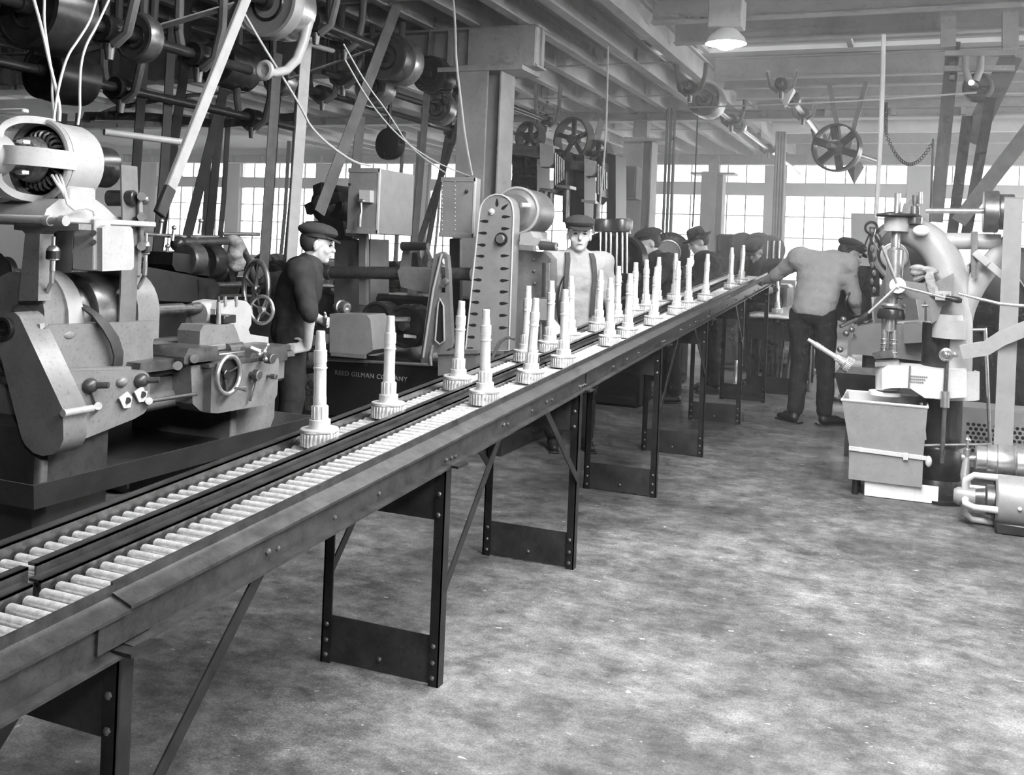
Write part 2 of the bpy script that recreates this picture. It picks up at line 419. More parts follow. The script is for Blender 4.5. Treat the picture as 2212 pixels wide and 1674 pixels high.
# ================================================================== the double-lane roller conveyor
SL = .0635
def zr(y): return .630 + SL * y                       # top of the rollers
def sect(b, pts, ya, yb):
    b.prism([(x, ya, zr(ya) + z) for x, z in pts], (0, yb - ya, (yb - ya) * SL)); return b
conv = thing('roller_conveyor', 'long double-lane roller conveyor on steel stands crossing the shop', 'conveyor', (-1.64, 3.0, 0))
def rect(x0, x1, z0, z1): return [(x0, z0), (x1, z0), (x1, z1), (x0, z1)]
joints = [.55, 1.50, 4.42, 7.30, 10.35]
for ya, yb in zip(joints, joints[1:]):
    d = -.006 if ya < 1 else 0.0
    b = B()
    sect(b, rect(-1.447, -1.441, -.02 + d, .042 + d), ya, yb)
    sect(b, [(-1.443, .022 + d), (-1.392, .004 + d), (-1.392, -.003 + d), (-1.443, .014 + d)], ya, yb)
    sect(b, rect(-1.418, -1.411, -.072 + d, .006 + d), ya, yb)
    sect(b, [(-1.432, -.080 + d), (-1.384, -.080 + d), (-1.384, -.073 + d), (-1.411, -.071 + d), (-1.432, -.071 + d)], ya, yb)
    b.obj('side_rail', 'rail_steel', conv)
    b = B(); sect(b, rect(-1.846, -1.839, -.075, .026), ya, yb); sect(b, rect(-1.872, -1.839, .020, .026), ya, yb); sect(b, rect(-1.872, -1.839, -.081, -.075), ya, yb)
    b.obj('side_rail', 'rail_steel', conv)
    b = B(); sect(b, rect(-1.672, -1.666, -.04, .036), ya + .02, yb); sect(b, rect(-1.690, -1.666, .030, .036), ya + .02, yb)
    b.obj('divider_rail', 'rail_steel', conv)
    b = B(); sect(b, rect(-1.636, -1.630, -.04, .014), ya, yb - .02); sect(b, rect(-1.664, -1.630, .008, .014), ya, yb - .02)
    b.obj('divider_rail', 'rail_steel', conv)
    if ya > 1: # splice plate with bolts
        b = B(); sect(b, rect(-1.411, -1.404, -.068, -.006), ya - .07, ya + .07); b.obj('splice_plate', 'rail_steel', conv)
pitch = .040
N_R = 150
rl = {}
for lane, (xa, xb) in (('l', (-1.838, -1.673)), ('r', (-1.629, -1.448))):
    rest = B()
    i = 0; y = .62
    while y < 10.3:
        z = zr(y) - .0126
        if i < N_R:
            if lane not in rl:
                rl[lane] = B().rev((0, 0, 0), (1, 0, 0), [(0, 0), (.005, 0), (.005, .006), (.0122, .007), (.0126, .012), (.0126, xb - xa - .012), (.0122, xb - xa - .007), (.005, xb - xa - .006), (.005, xb - xa), (0, xb - xa)], 10).obj('roller', 'roller_steel', conv)
                o = rl[lane]
            else: o = rl[lane].copy(); COL.objects.link(o)
            o.location = (xa + 1.64, y - 3.0, z)
        else:
            rest.cyl((xa, y, z), (xb, y, z), .0135, None, 8)
        i += 1; y += pitch
    rest.obj('far_rollers', 'roller_steel', conv, kind='stuff')
# mend the first roller meshes: they were built about the world origin, not the conveyor's
for o in rl.values():
    me = o.data
    for v_ in me.vertices: v_.co = v_.co + V((-1.64, 3.0, 0))
bolt_me = None
def bolt(root, p, d=(1, 0, 0), r=.008, name='bolt', m='steel_dark'):
    return B().rev(V(p) , d, [(r, 0), (r * .95, r * .45), (r * .5, r * .8), (0, r * .85)], 6).obj(name, m, root)
STY = (1.50, 2.93, 4.30, 5.82, 7.19, 8.80, 10.30)
BR = (1, 1, -1, 1, -1, -1, 0)
for k, y in enumerate(STY):
    zt = zr(y) - .078
    for x, sgn in ((-1.424, 1), (-1.860, -1)):
        b = B()
        # an angle iron: one face across the aisle, one along it
        b.box(x - .028, x + .010, y - .003, y + .003, 0, zt).box(x + .004, x + .010, y - .003, y + .036, 0, zt) if sgn > 0 else b.box(x - .010, x + .028, y - .003, y + .003, 0, zt).box(x - .010, x - .004, y - .003, y + .036, 0, zt)
        b.obj('leg', 'angle_steel', conv)
        for z in (.03, .08, .135, zt - .03, zt - .10, zt - .17): bolt(conv, (x - .012 * sgn, y - .004, z), (0, -1, 0), .009, 'rivet')
    B().box(-1.835, -1.448, y + .004, y + .007, 0.006, .165).obj('kick_plate', 'plate_steel', conv)
    B().box(-1.835, -1.448, y + .004, y + .007, zt - .19, zt - .002).obj('top_plate', 'plate_steel', conv)
    bolt(conv, (-1.64, y + .003, .05), (0, -1, 0), .009, 'rivet')
    B().box(-1.43, -1.36, y - .03, y + .05, zt - .004, zt + .004).obj('foot_bracket', 'angle_steel', conv)
    for dy in (-.02, .02, .05): bolt(conv, (-1.411, y + dy, zt + .018), (1, 0, 0), .008)
    if BR[k]:
        ye = y + .46 * BR[k]
        for x in (-1.416, -1.852):
            B().bar((x, y + .02, zt - .42), (x, ye, zr(ye) - .07), .034, .005, (0, 1, .3)).obj('brace', 'angle_steel', conv)
        bolt(conv, (-1.411, ye, zr(ye) - .045), (1, 0, 0), .009)
    for dy in (.5, .75, .98):
        if y + dy < 10.2: bolt(conv, (-1.411, y + dy, zr(y + dy) - .05), (1, 0, 0), .007)

# ------------------------------------------------------------------ gear shafts standing on the rollers
def gear_shaft_proto():
    t = thing('gear_shaft', 'x', 'gear shaft', (0, 0, 0), 'finished gear shafts on the conveyor')
    H_ = .367 / 900
    prof = [(0, 140), (85, 140), (85, 205), (80, 208), (64, 210), (62, 315), (52, 322), (52, 380), (49, 386), (49, 600), (56, 604), (56, 615), (49, 619), (48, 650), (53, 655), (53, 748), (43, 752), (41, 800), (36, 838), (36, 890), (32, 900), (20, 900), (20, 880), (0, 880)]
    B().rev((0, 0, 0), (0, 0, 1), [(r * H_, z * H_) for r, z in prof], 20).obj('shaft', 'steel_bright', t)
    B().rev((0, 0, 0), (0, 0, 1), [(0, 112 * H_), (146 * H_, 112 * H_), (150 * H_, 118 * H_), (150 * H_, 134 * H_), (144 * H_, 140 * H_), (0, 141 * H_)], 28).obj('flange', 'steel_bright', t)
    g = B().rev((0, 0, 0), (0, 0, 1), [(0, 0), (128 * H_, 0), (131 * H_, 4 * H_), (131 * H_, 108 * H_), (128 * H_, 112 * H_), (0, 112 * H_)], 28)
    nt_ = 28
    for k in range(nt_):
        a = 2 * PI * k / nt_
        g.obox((139 * H_ * cos(a), 139 * H_ * sin(a), 55 * H_), (22 * H_, 15 * H_, 104 * H_), rz(a), 3 * H_)
    g.obj('gear', 'steel_bright', t)
    sp = B()
    for k in range(12):
        a = 2 * PI * k / 12; sp.obox((64 * H_ * cos(a), 64 * H_ * sin(a), 262 * H_), (8 * H_, 12 * H_, 96 * H_), rz(a), 1.5 * H_)
    sp.obj('spline', 'steel_bright', t)
    return t
gproto = gear_shaft_proto()
LEFT = [(690, 962), (838, 900), (988, 838), (1135, 783), (1187, 757), (1232, 742), (1293, 715), (1333, 696), (1369, 684), (1395, 672), (1420, 664), (1457, 650)]
RIGHT = [(1047, 870), (1145, 825), (1217, 787), (1317, 745), (1355, 728), (1411, 703), (1461, 676), (1487, 662), (1523, 652), (1578, 628), (1600, 617)]
first = True
for lane, X, L in (('left', -1.753, LEFT), ('right', -1.535, RIGHT)):
    for k, (px, py) in enumerate(L):
        y = on_x(px, py, X).y
        # refine the place so that the base sits on the sloping rollers
        t = gproto if first else copy_tree(gproto); first = False
        t.location = (X, y, zr(y) + .001); t.rotation_euler = (-.03, 0, random.uniform(0, 6))
        t['label'] = 'bright stepped gear shaft upright in the conveyor\'s %s lane, %s from the near end' % (lane, ordn[k])
# one standing on the floor under the conveyor's far end
t = copy_tree(gproto); p = on_z(1588, 852); t.location = p; t.rotation_euler = (0, 0, 1)
t['label'] = 'lone gear shaft standing on the floor between the conveyor stands'; t['group'] = 'loose gear shafts'
# ================================================================== helpers for machines
def xs(b, pts, X, t):
    """outline seen on the plane x = X, pushed back by t"""
    b.prism([on_x(px, py, X) for px, py in pts], (-t, 0, 0)); return b
def ysh(b, pts, Y, t):
    """outline seen on the plane y = Y, pushed back by t"""
    b.prism([on_y(px, py, Y) for px, py in pts], (0, t, 0)); return b
def handwheel(name, root, c, d, R, r, m='steel', spokes=4, hub=None, dish=0.0, n=36, hm=None):
    o = B().ring(c, d, R, r, n, 10).obj(name, m, root)
    x, y, z = frame(d); c = V(c); hub = hub or R * .16
    h = B().cyl(c - z * (hub * .7 + dish), c + z * (hub * .7 - dish), hub, None, 16, hub * .15); h.obj('hub', hm or m, root if False else o)
    for k in range(spokes):
        a = 2 * PI * k / spokes + .4; e = c + (x * cos(a) + y * sin(a)) * R
        B().tube([c - z * dish, lerp(c - z * dish, e, .5), e], [r * .75, r * .6, r * .6], 8).obj('spoke', hm or m, o)
    return o
def oil_cup(root, p, foot, r=.018):
    p = V(p); foot = V(foot)
    o = B().rev(p, (0, 0, 1), [(0, 0), (r * .45, 0), (r * .45, .035), (r, .04), (r, .075), (r * .7, .085), (r * .3, .09), (r * .3, .12), (0, .12)], 14).obj('oil_cup', 'steel', root)
    B().rev(p, (0, 0, 1), [(r * 1.06, .042), (r * 1.06, .07)], 14).obj('glass_band', 'iron_black', o)
    B().tube([p + V((0, 0, .01)), p + V((0, 0, -.04)), lerp(p, foot, .6) + V((0, 0, -.02)), foot], [.009, .009, .008, .007], 8).obj('oil_pipe', 'steel', o)
    return o
def pan(b, x0, x1, y0, y1, z0, z1, ins, t=.008, zi=None):
    """open tray with sloping walls"""
    def q(i, z): return [(x0 + i, y0 + i, z), (x1 - i, y0 + i, z), (x1 - i, y1 - i, z), (x0 + i, y1 - i, z)]
    zi = zi if zi is not None else z0 + t
    vs = q(0, z1) + q(ins, z0) + q(t, z1) + q(ins + t, zi); fs = [(4, 7, 6, 5), (12, 13, 14, 15)]
    for k in range(4):
        j = (k + 1) % 4
        fs += [(k, j, 4 + j, 4 + k), (8 + j, 8 + k, 12 + k, 12 + j), (k, 8 + k, 8 + j, j)]
    return b.add(vs, fs)
def arc(c, u, v, R, a0, a1, n): return [V(c) + V(u) * (R * cos(a0 + (a1 - a0) * k / n)) + V(v) * (R * sin(a0 + (a1 - a0) * k / n)) for k in range(n + 1)]

# ================================================================== the grey engine lathe at the left
SX = -3.0
lathe = thing('engine_lathe', 'grey motor-driven engine lathe with open motor on top, left foreground', 'lathe', (SX, 3.2, 0))
ya = on_x(250, 1080, -2.72).y
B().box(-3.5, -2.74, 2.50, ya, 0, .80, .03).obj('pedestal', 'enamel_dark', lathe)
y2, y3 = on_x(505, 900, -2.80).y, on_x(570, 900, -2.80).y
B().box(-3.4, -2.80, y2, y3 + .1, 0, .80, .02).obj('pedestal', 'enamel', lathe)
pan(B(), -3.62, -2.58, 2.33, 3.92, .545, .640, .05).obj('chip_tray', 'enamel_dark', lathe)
sw = B()
for k in range(420):
    x, y = random.uniform(-2.78, -2.66), random.uniform(3.0, 3.45); sw.obox((x, y, .556 + random.random() * .006), (.008, .003, .003), rz(random.random() * 6))
sw.obj('swarf', 'steel', lathe, 0, 'stuff')
# bed
B().box(-3.22, -2.80, 2.55, 3.98, .78, .90, .015).obj('bed', 'enamel', lathe)
B().cyl((-2.83, 2.9, .795), (-2.83, 3.35, .795), .045, None, 20).obj('bed_skirt', 'enamel', lathe)
for x in (-2.80, -3.19): B().prism([(x - .035, 2.9, .90), (x + .035, 2.9, .90), (x + .02, 2.9, .925), (x, 2.9, .935), (x - .02, 2.9, .925)], (0, 1.1, 0)).obj('bed_way', 'steel_dark', lathe)
# headstock: gearbox, upper casting, two bearing domes
gb = xs(B(), [(108, 815), (130, 802), (310, 800), (321, 808), (325, 822), (321, 876), (312, 892), (290, 905), (170, 953), (120, 962)], -2.70, .16)
gb.obj('feed_gearbox', 'enamel', lathe)
xs(B(), [(104, 815), (140, 797), (284, 792), (284, 806), (120, 826)], -2.74, .3).obj('headstock_foot', 'enamel', lathe)
hs = xs(B(), [(94, 708), (110, 702), (170, 700), (318, 694), (337, 692), (334, 726), (330, 742), (331, 782), (326, 786), (236, 797), (128, 812), (104, 800)], -2.80, .40)
hs.obj('headstock', 'enamel', lathe)
xs(B(), [(86, 700), (96, 698), (104, 790), (92, 770)], -2.80, .34).obj('headstock_rib', 'enamel_light', lathe)
def dome(y0, y1, R, zc, xc):
    pts = [(xc + R * cos(a), y0, zc + R * 1.12 * sin(a)) for a in [PI * k / 14 for k in range(15)]] + [(xc - R, y0, zc - .10), (xc + R, y0, zc - .10)]
    return B().prism(pts, (0, y1 - y0, 0))
yA, yB, yC, yD = on_x(84, 660, -2.88).y, on_x(163, 660, -2.88).y, on_x(287, 660, -2.88).y, on_x(333, 660, -2.88).y
zs = 1.135
dome(yA, yB - .02, .15, zs, SX).obj('bearing_housing', 'enamel', lathe)
dome(yB - .07, yB, .165, zs - .01, SX).obj('bearing_housing', 'enamel_light', lathe)
dome(yC, yD, .15, zs, SX).obj('bearing_housing', 'enamel', lathe)
B().ball(on_x(108, 737, -2.795), (.012, .02, .009)).obj('oil_plug', 'enamel_light', lathe)
B().ball(on_x(150, 724, -2.80), (.006, .026, .014)).obj('maker_badge', 'enamel', lathe)
# cone pulley
cp = B().rev((SX, yB - .01, zs), (0, 1, 0), [(0, 0), (.125, 0), (.132, .005), (.132, .075), (.125, .08), (.155, .081), (.162, .086), (.162, yC - yB - .03), (.15, yC - yB - .015), (.06, yC - yB - .01), (0, yC - yB)], 36)
cp.obj('cone_pulley', 'steel_dark', lathe)
yb = (on_x(253, 640, -2.84).y + on_x(292, 640, -2.84).y) / 2
xf = SX + .165
B().strip([(xf - .02, yb, 1.72), (xf, yb, 1.5), (xf + .004, yb, zs + .1), (xf + .002, yb, zs - .02), (SX + .13, yb, zs - .11)], .085, .008, (0, 1, 0)).obj('drive_belt', 'belt', lathe)
B().strip([(SX - .16, yb - .01, 1.70), (SX - .165, yb - .01, 1.45), (SX - .165, yb - .01, zs)], .085, .008, (0, 1, 0)).obj('drive_belt', 'belt_dark', lathe)
pts = [(158, 652, -2.95), (178, 660, -2.86), (205, 680, -2.80), (228, 705, -2.775), (247, 735, -2.77), (256, 765, -2.77), (254, 788, -2.775), (244, 800, -2.79)]
B().strip([on_x(a, b_, c_) for a, b_, c_ in pts], .045, .007, (0, 1, -.15)).obj('slack_belt', 'belt_dark', lathe)
# gear train cover on the near end
gc = ysh(B(), [(-26, 712), (-14, 690), (10, 676), (30, 674), (42, 684), (136, 885), (137, 950), (128, 970), (112, 982), (92, 985), (72, 978), (55, 962), (46, 945), (0, 765)], 2.47, .10)
gco = gc.obj('gear_cover', 'enamel', lathe)
c_ = on_y(14, 710, 2.47)
B().pipe(c_ + V((0, -.018, 0)), c_ + V((0, .01, 0)), .040, .028, 28).obj('cover_boss', 'iron_oily', gco)
B().cyl(c_ + V((0, -.004, 0)), c_ + V((0, .01, 0)), .028, None, 20).obj('cover_bore', 'iron_black', gco)
e0, e1 = on_y(136, 893, 2.47), on_y(136, 893, 2.575)
B().cyl(on_y(136, 893, 2.455), on_y(136, 893, 2.455) + V((0, .125, 0)), .013, None, 12).obj('hinge_barrel', 'enamel_light', gco)
# levers and knobs on the gearbox
for (px, py, L) in ((215, 833, .055), (325, 822, .06)):
    p = on_x(px - 22, py, -2.70); o = B().ball(p, (.03, .035, .028)).obj('gear_lever', 'enamel_dark', lathe)
    B().cyl(p, on_x(px + 20, py - 1, -2.64), .013, .012, 12).obj('lever_grip', 'steel_dark', o)
    B().bar(p + V((.012, 0, 0)), on_x(px - 3, py + 44, -2.69), .02, .008, (0, 1, 0), .002).obj('lever_arm', 'enamel', o)
    B().cyl(on_x(px - 3, py + 44, -2.70), on_x(px - 3, py + 44, -2.67), .014, None, 12).obj('lever_pin', 'steel', o)
for (px, py, a) in ((272, 868, .3), (305, 855, -.3)):
    q = [(px - 14, py - 8), (px - 4, py + 14), (px + 10, py + 12), (px + 14, py - 10), (px + 4, py - 22)]
    o = xs(B(), q, -2.685, .006).obj('index_plate', 'sheet_light', lathe)
    B().cyl(on_x(px + 4, py - 3, -2.686), on_x(px + 4, py - 3, -2.680), .012, None, 14).obj('index_hole', 'iron_black', o)
B().ball(on_x(262, 825, -2.70), (.02, .028, .02)).obj('gear_lever', 'enamel', lathe)
B().cyl(on_x(318, 867, -2.68), on_x(424, 851, -2.68), .008, None, 10).obj('feed_rod', 'steel_dark', lathe)
# motor pillar and platform
ysh(B(), [(30, 481), (170, 483), (170, 496), (96, 498), (86, 505), (82, 650), (40, 650), (54, 505), (48, 498), (30, 496)], 2.55, .055).obj('motor_pillar', 'enamel', lathe)
B().bar(on_y(70, 660, 2.62), on_y(60, 690, 2.62), .12, .10, (1, 0, 0), .03).obj('pillar_foot', 'enamel', lathe)
pl = [on_z(0, 480, 0)]; zp = on_y(100, 480, 2.6).z
B().box(-3.35, -2.78, 2.52, 3.05, zp, zp + .022, .005).obj('motor_platform', 'enamel_light', lathe)
mb = xs(B(), [(92, 478), (100, 452), (128, 430), (205, 430), (222, 442), (250, 468), (268, 476), (268, 486), (92, 488)], -2.86, .30); mb.obj('motor_seat', 'enamel_light', lathe)
xs(B(), [(196, 474), (278, 476), (278, 488), (196, 490)], -2.80, .12).obj('seat_clamp', 'enamel_light', lathe)
# the open electric motor
mz = on_x(130, 352, SX).z; my0 = on_x(150, 352, -2.87).y; my1 = on_x(226, 360, -2.87).y
mot = B().rev((SX, my0, mz), (0, 1, 0), [(.135, 0), (.150, .004), (.150, .035), (.146, .042), (.146, my1 - my0 - .03), (.138, my1 - my0 - .01), (.05, my1 - my0), (0, my1 - my0)], 40).obj('motor', 'enamel_light', lathe)
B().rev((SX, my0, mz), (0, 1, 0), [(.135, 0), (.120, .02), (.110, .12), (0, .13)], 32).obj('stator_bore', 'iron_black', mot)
yh = on_x(20, 350, -2.93).y
B().rev((SX, yh - .05, mz), (0, 1, 0), [(0, 0), (.055, 0), (.070, .012), (.074, .07), (.062, .09), (0, .09)], 28).obj('bearing_hub', 'enamel_light', mot)
for a in (0, PI / 2, PI, 3 * PI / 2):
    u = V((cos(a), 0, sin(a))); c0 = V((SX, 0, mz))
    P = [c0 + u * .05 + V((0, yh - .01, 0)), c0 + u * .10 + V((0, yh - .005, 0)), c0 + u * .135 + V((0, lerp((yh, 0, 0), (my0, 0, 0), .3).x, 0)), c0 + u * .143 + V((0, lerp((yh, 0, 0), (my0, 0, 0), .7).x, 0)), c0 + u * .143 + V((0, my0 + .01, 0))]
    s_ = V((-sin(a), 0, cos(a)))
    for _ in range(2):
        Q = [P[0]]
        for q0, q1 in zip(P, P[1:]): Q += [lerp(q0, q1, .25), lerp(q0, q1, .75)]
        P = Q + [P[-1]]
    B().strip(P, .066, .026, s_).obj('bell_arm', 'enamel_light', mot)
B().ring((SX, my0 - .012, mz), (0, 1, 0), .142, .014, 40, 8).obj('bell_ring', 'enamel_light', mot)
B().rev((SX, yh + .04, mz), (0, 1, 0), [(0, 0), (.05, 0), (.055, .01), (.055, .06), (.075, .07), (.085, .12), (0, .12)], 24).obj('commutator', 'copper_wire', mot)
cw = B()
for k in range(26):
    a = 2 * PI * k / 26; cw.ring((SX + .088 * cos(a), my0 - .005, mz + .088 * sin(a)), (-sin(a), .25, cos(a)), .021, .006, 10, 5)
cw.obj('coil_end', 'copper_wire', mot)
for a in (.8, -.8, 2.4, -2.4): B().obox((SX + .075 * cos(a), yh + .07, mz + .075 * sin(a)), (.035, .035, .02), None, .004).obj('brush_holder', 'steel', mot)
B().box(-3.3, SX + .10, yh + .02, yh + .05, mz + .150, mz + .166, .004).obj('lifting_bar', 'enamel_light', mot)
py0 = my1 + .035
B().rev((SX, py0, mz + .003), (0, 1, 0), [(0, 0), (.035, 0), (.05, .01), (.076, .012), (.08, .02), (.08, .105), (.074, .11), (0, .11)], 32).obj('motor_pulley', 'iron_oily', mot)
for sx in (-1, 1): B().box(SX + sx * .10 - .03, SX + sx * .10 + .03, my0 + .0, my1 - .03, zp + .02, mz - .09, .01).obj('motor_foot', 'enamel_light', mot)
w = [on_x(128, 395, -2.86), on_x(140, 415, -2.84), on_x(146, 440, -2.83), on_x(160, 452, -2.82), on_x(185, 448, -2.82), on_x(202, 455, -2.82), on_x(205, 468, -2.82), on_x(196, 478, -2.82), on_x(160, 480, -2.82), on_x(140, 478, -2.82)]
B().tube(w, .006, 8).obj('motor_lead', 'wire_pale', mot)
for k in range(3):
    B().tube([on_x(112 + 9 * k, 378, -2.89), on_x(122 + 7 * k, 395, -2.86), on_x(134 + 3 * k, 412, -2.845), on_x(146, 436, -2.835)], .005, 6).obj('motor_lead', 'wire_pale', mot)
B().cyl(on_y(-40, 470, 2.47), on_y(140, 478, 2.47), .013, None, 14).obj('conduit', 'enamel_light', lathe)
for px in (103, 137): B().cyl(on_y(px - 5, 476, 2.47), on_y(px + 6, 477, 2.47), .018, None, 14).obj('conduit_coupling', 'enamel_light', lathe)
# switch box
bx0 = on_x(221, 530, -2.74).y; bx1 = on_x(289, 530, -2.74).y; bz0, bz1 = on_x(221, 585, -2.74).z, on_x(221, 474, -2.74).z
sb = B().box(-2.86, -2.76, bx0 - .02, bx0 + .06, bz0, bz1, .004).obj('switch_box', 'enamel_light', lathe)
xs(B(), [(221, 492), (228, 487), (282, 489), (287, 496), (290, 540), (289, 578), (284, 583), (221, 586)], -2.735, .14).obj('box_cover', 'enamel_light', sb)
for py in (503, 523): B().cyl(on_y(202, py, bx0 - .024), on_y(202, py, bx0 - .018), .010, None, 14).obj('push_button', 'iron_black', sb)
# belt tightener: counterweight drum, links, knob
cwt = B().cyl(on_x(232, 428, -2.92), on_x(292, 428, -2.82), .031, None, 24, .004).obj('tightener_drum', 'iron_oily', lathe)
B().ball(on_x(312, 432, -2.82), .020).obj('tightener_knob', 'steel_dark', cwt)
B().bar(on_x(302, 424, -2.82), on_x(306, 530, -2.82), .022, .012, (0, 1, 0), .003).obj('tightener_link', 'enamel', cwt)
for py in (424, 468, 532): B().cyl(on_x(306, py, -2.84), on_x(306, py, -2.79), .017, None, 14).obj('link_pin', 'enamel', cwt)
B().box(-3.05, -2.84, on_x(285, 500, -2.84).y, on_x(312, 500, -2.84).y, on_x(300, 600, -2.84).z, on_x(300, 470, -2.84).z, .01).obj('rear_bracket', 'enamel', lathe)
oil_cup(lathe, on_x(113, 585, -2.80), on_x(92, 645, -2.88), .022)
oil_cup(lathe, on_x(314, 570, -2.80), on_x(296, 625, -2.90), .016)
# spindle nose, workpiece between centres
B().rev((SX, yD - .01, zs), (0, 1, 0), [(0, 0), (.09, 0), (.085, .04), (.07, .045), (0, .05)], 32).obj('spindle_nose', 'enamel', lathe)
ch = B().rev((SX, yD + .04, zs), (0, 1, 0), [(0, 0), (.072, 0), (.075, .004), (.075, .038), (.07, .043), (0, .045)], 32)
for k in range(20):
    a = 2 * PI * k / 20; ch.obox((SX + .078 * cos(a), yD + .062, zs + .078 * sin(a)), (.012, .036, .012), Matrix.Rotation(-a, 3, 'Y'), .002)
ch.obj('driver_plate', 'steel_dark', lathe)
yw = yD + .085; ye = on_x(462, 672, SX).y
B().rev((SX, yw, zs), (0, 1, 0), [(0, 0), (.02, 0), (.02, .03), (.026, .032), (.026, (ye - yw) * .5), (.019, (ye - yw) * .5), (.019, (ye - yw) * .62), (.024, (ye - yw) * .63), (.024, (ye - yw) * .8), (.012, (ye - yw) * .82), (.012, ye - yw), (0, ye - yw)], 20).obj('turned_workpiece', 'steel_dark', lathe)
# tailstock
yt0, yt1 = on_x(468, 690, -2.92).y, on_x(545, 690, -2.92).y
ts = xs(B(), [(462, 700), (466, 668), (478, 655), (500, 650), (530, 652), (543, 662), (543, 700), (537, 712), (541, 722), (580, 728), (580, 742), (470, 752), (462, 742)], -2.92, .16).obj('tailstock', 'enamel_light', lathe)
zq = on_x(520, 672, SX).z
B().rev((SX, yt0 - .03, zq), (0, 1, 0), [(0, 0), (.05, .003), (.055, .01), (.058, yt1 - yt0), (.05, yt1 - yt0 + .06), (0, yt1 - yt0 + .062)], 24).obj('tailstock_barrel', 'enamel_light', ts)
B().cyl((SX, ye - .01, zq), (SX, yt0, zq), .024, None, 16).obj('quill', 'steel', ts)
handwheel('handwheel', lathe, (SX + .01, on_x(562, 665, SX).y, zq), (0, 1, 0), .067, .0095, 'steel', 4, .018)
for px in (486, 510): B().cyl(on_x(px, 660, -2.92), on_x(px, 640, -2.92), .009, None, 8).obj('clamp_bolt', 'steel', ts)
# carriage: saddle, cross slide, tool post, apron
yc0, yc1 = on_x(400, 760, -2.75).y, on_x(618, 760, -2.75).y
sad = B().box(-3.22, -2.72, yc0, yc1, .935, .965, .006).obj('saddle', 'steel_dark', lathe)
zc = .965
B().box(-3.15, -2.78, on_x(400, 740, -2.8).y, on_x(520, 740, -2.8).y, zc, zc + .03, .006).obj('cross_slide', 'enamel', sad)
for (a, b_) in ((398, 470), (540, 618)):
    xs(B(), [(a, 772), (a + 10, 752), (b_, 748), (b_ + 4, 768), (b_ + 2, 778), (a, 786)], -2.68, .20).obj('saddle_wing', 'steel_dark', sad)
xs(B(), [(430, 765), (432, 716), (440, 702), (505, 700), (512, 716), (520, 742), (520, 765)], -2.82, .12).obj('rest_bracket', 'enamel', lathe)
B().cyl(on_x(488, 757, -2.78), on_x(488, 757, -2.78) + V((0, .10, 0)), .03, None, 20).obj('slide_boss', 'steel_dark', sad)
B().cyl(on_x(472, 700, -2.84), on_x(472, 652, -2.84), .012, .009, 12, .002).obj('tool_post', 'steel', sad)
B().cyl(on_x(472, 652, -2.84), on_x(472, 640, -2.84), .006, None, 8).obj('tool_post_screw', 'steel_dark', sad)
B().box(-2.90, -2.82, on_x(476, 690, -2.84).y, on_x(503, 690, -2.84).y, on_x(490, 698, -2.84).z, on_x(490, 680, -2.84).z, .004).obj('tool_block', 'iron_oily', sad)
ap = xs(B(), [(455, 892), (457, 790), (600, 768), (603, 780), (599, 852), (592, 866), (575, 874), (470, 893)], -2.66, .16).obj('apron', 'enamel', lathe)
xs(B(), [(452, 788), (602, 766), (602, 772), (452, 795)], -2.655, .1).obj('apron_lip', 'steel_dark', ap)
hw = handwheel('handwheel', lathe, on_x(494, 810, -2.615), (1, .06, 0), .078, .0105, 'steel', 3, .02, .02, 40, 'iron_oily')
B().rev(on_x(494, 810, -2.64), (1, 0, 0), [(0, 0), (.068, 0), (.066, .008), (0, .01)], 32).obj('wheel_web', 'iron_oily', hw)
p0 = on_x(508, 838, -2.61); p1 = on_x(533, 841, -2.56)
B().tube([p0, lerp(p0, p1, .5), p1], [.005, .007, .012], 10).obj('crank_grip', 'steel', hw)
def knob(px, py, R, dep, X=-2.66):
    o = B().rev(on_x(px, py, X), (1, 0, 0), [(0, 0), (R * .6, 0), (R * .6, dep * .4), (R, dep * .45), (R, dep * .9), (R * .85, dep), (0, dep)], 20).obj('knob', 'steel_dark', lathe)
    B().ring(on_x(px, py, X) + V((dep * .95, 0, 0)), (1, 0, 0), R * .85, R * .13, 20, 6).obj('knob_rim', 'steel', o); return o
knob(541, 809, .024, .05); knob(562, 773, .022, .07); knob(577, 812, .012, .05)
B().cyl(on_x(541, 752, -2.64), on_x(566, 762, -2.60), .013, None, 14).obj('cross_feed_screw', 'steel', lathe)
cf = on_x(570, 760, -2.59)
o = B().ball(cf, .014).obj('ball_crank', 'steel', lathe)
for a in (.9, 3.4, -1.2):
    e = cf + V((.0, cos(a) * .035, sin(a) * .035)); B().tube([cf, e], .006, 8).ball(e, .011).obj('crank_ball', 'steel', o)
B().bar(on_x(552, 818, -2.64), on_x(540, 866, -2.64), .014, .007, (0, 1, 0), .002).obj('feed_lever', 'steel_dark', lathe)
for p in ((420, 775), (384, 790)): B().cyl(on_x(*p, -2.70), on_x(*p, -2.66), .018, None, 14).obj('stop_boss', 'steel_dark', lathe)
xs(B(), [(300, 802), (305, 785), (400, 770), (414, 776), (414, 792), (310, 806)], -2.73, .09).obj('way_cover', 'steel_dark', lathe)
xs(B(), [(412, 790), (448, 786), (452, 892), (432, 887), (416, 872)], -2.70, .1).obj('apron_side', 'enamel', lathe)
B().tube([on_x(8, 640, -3.25), on_x(30, 622, -3.25), on_x(60, 640, -3.25)], .04, 12).obj('rear_guard', 'enamel_dark', lathe)
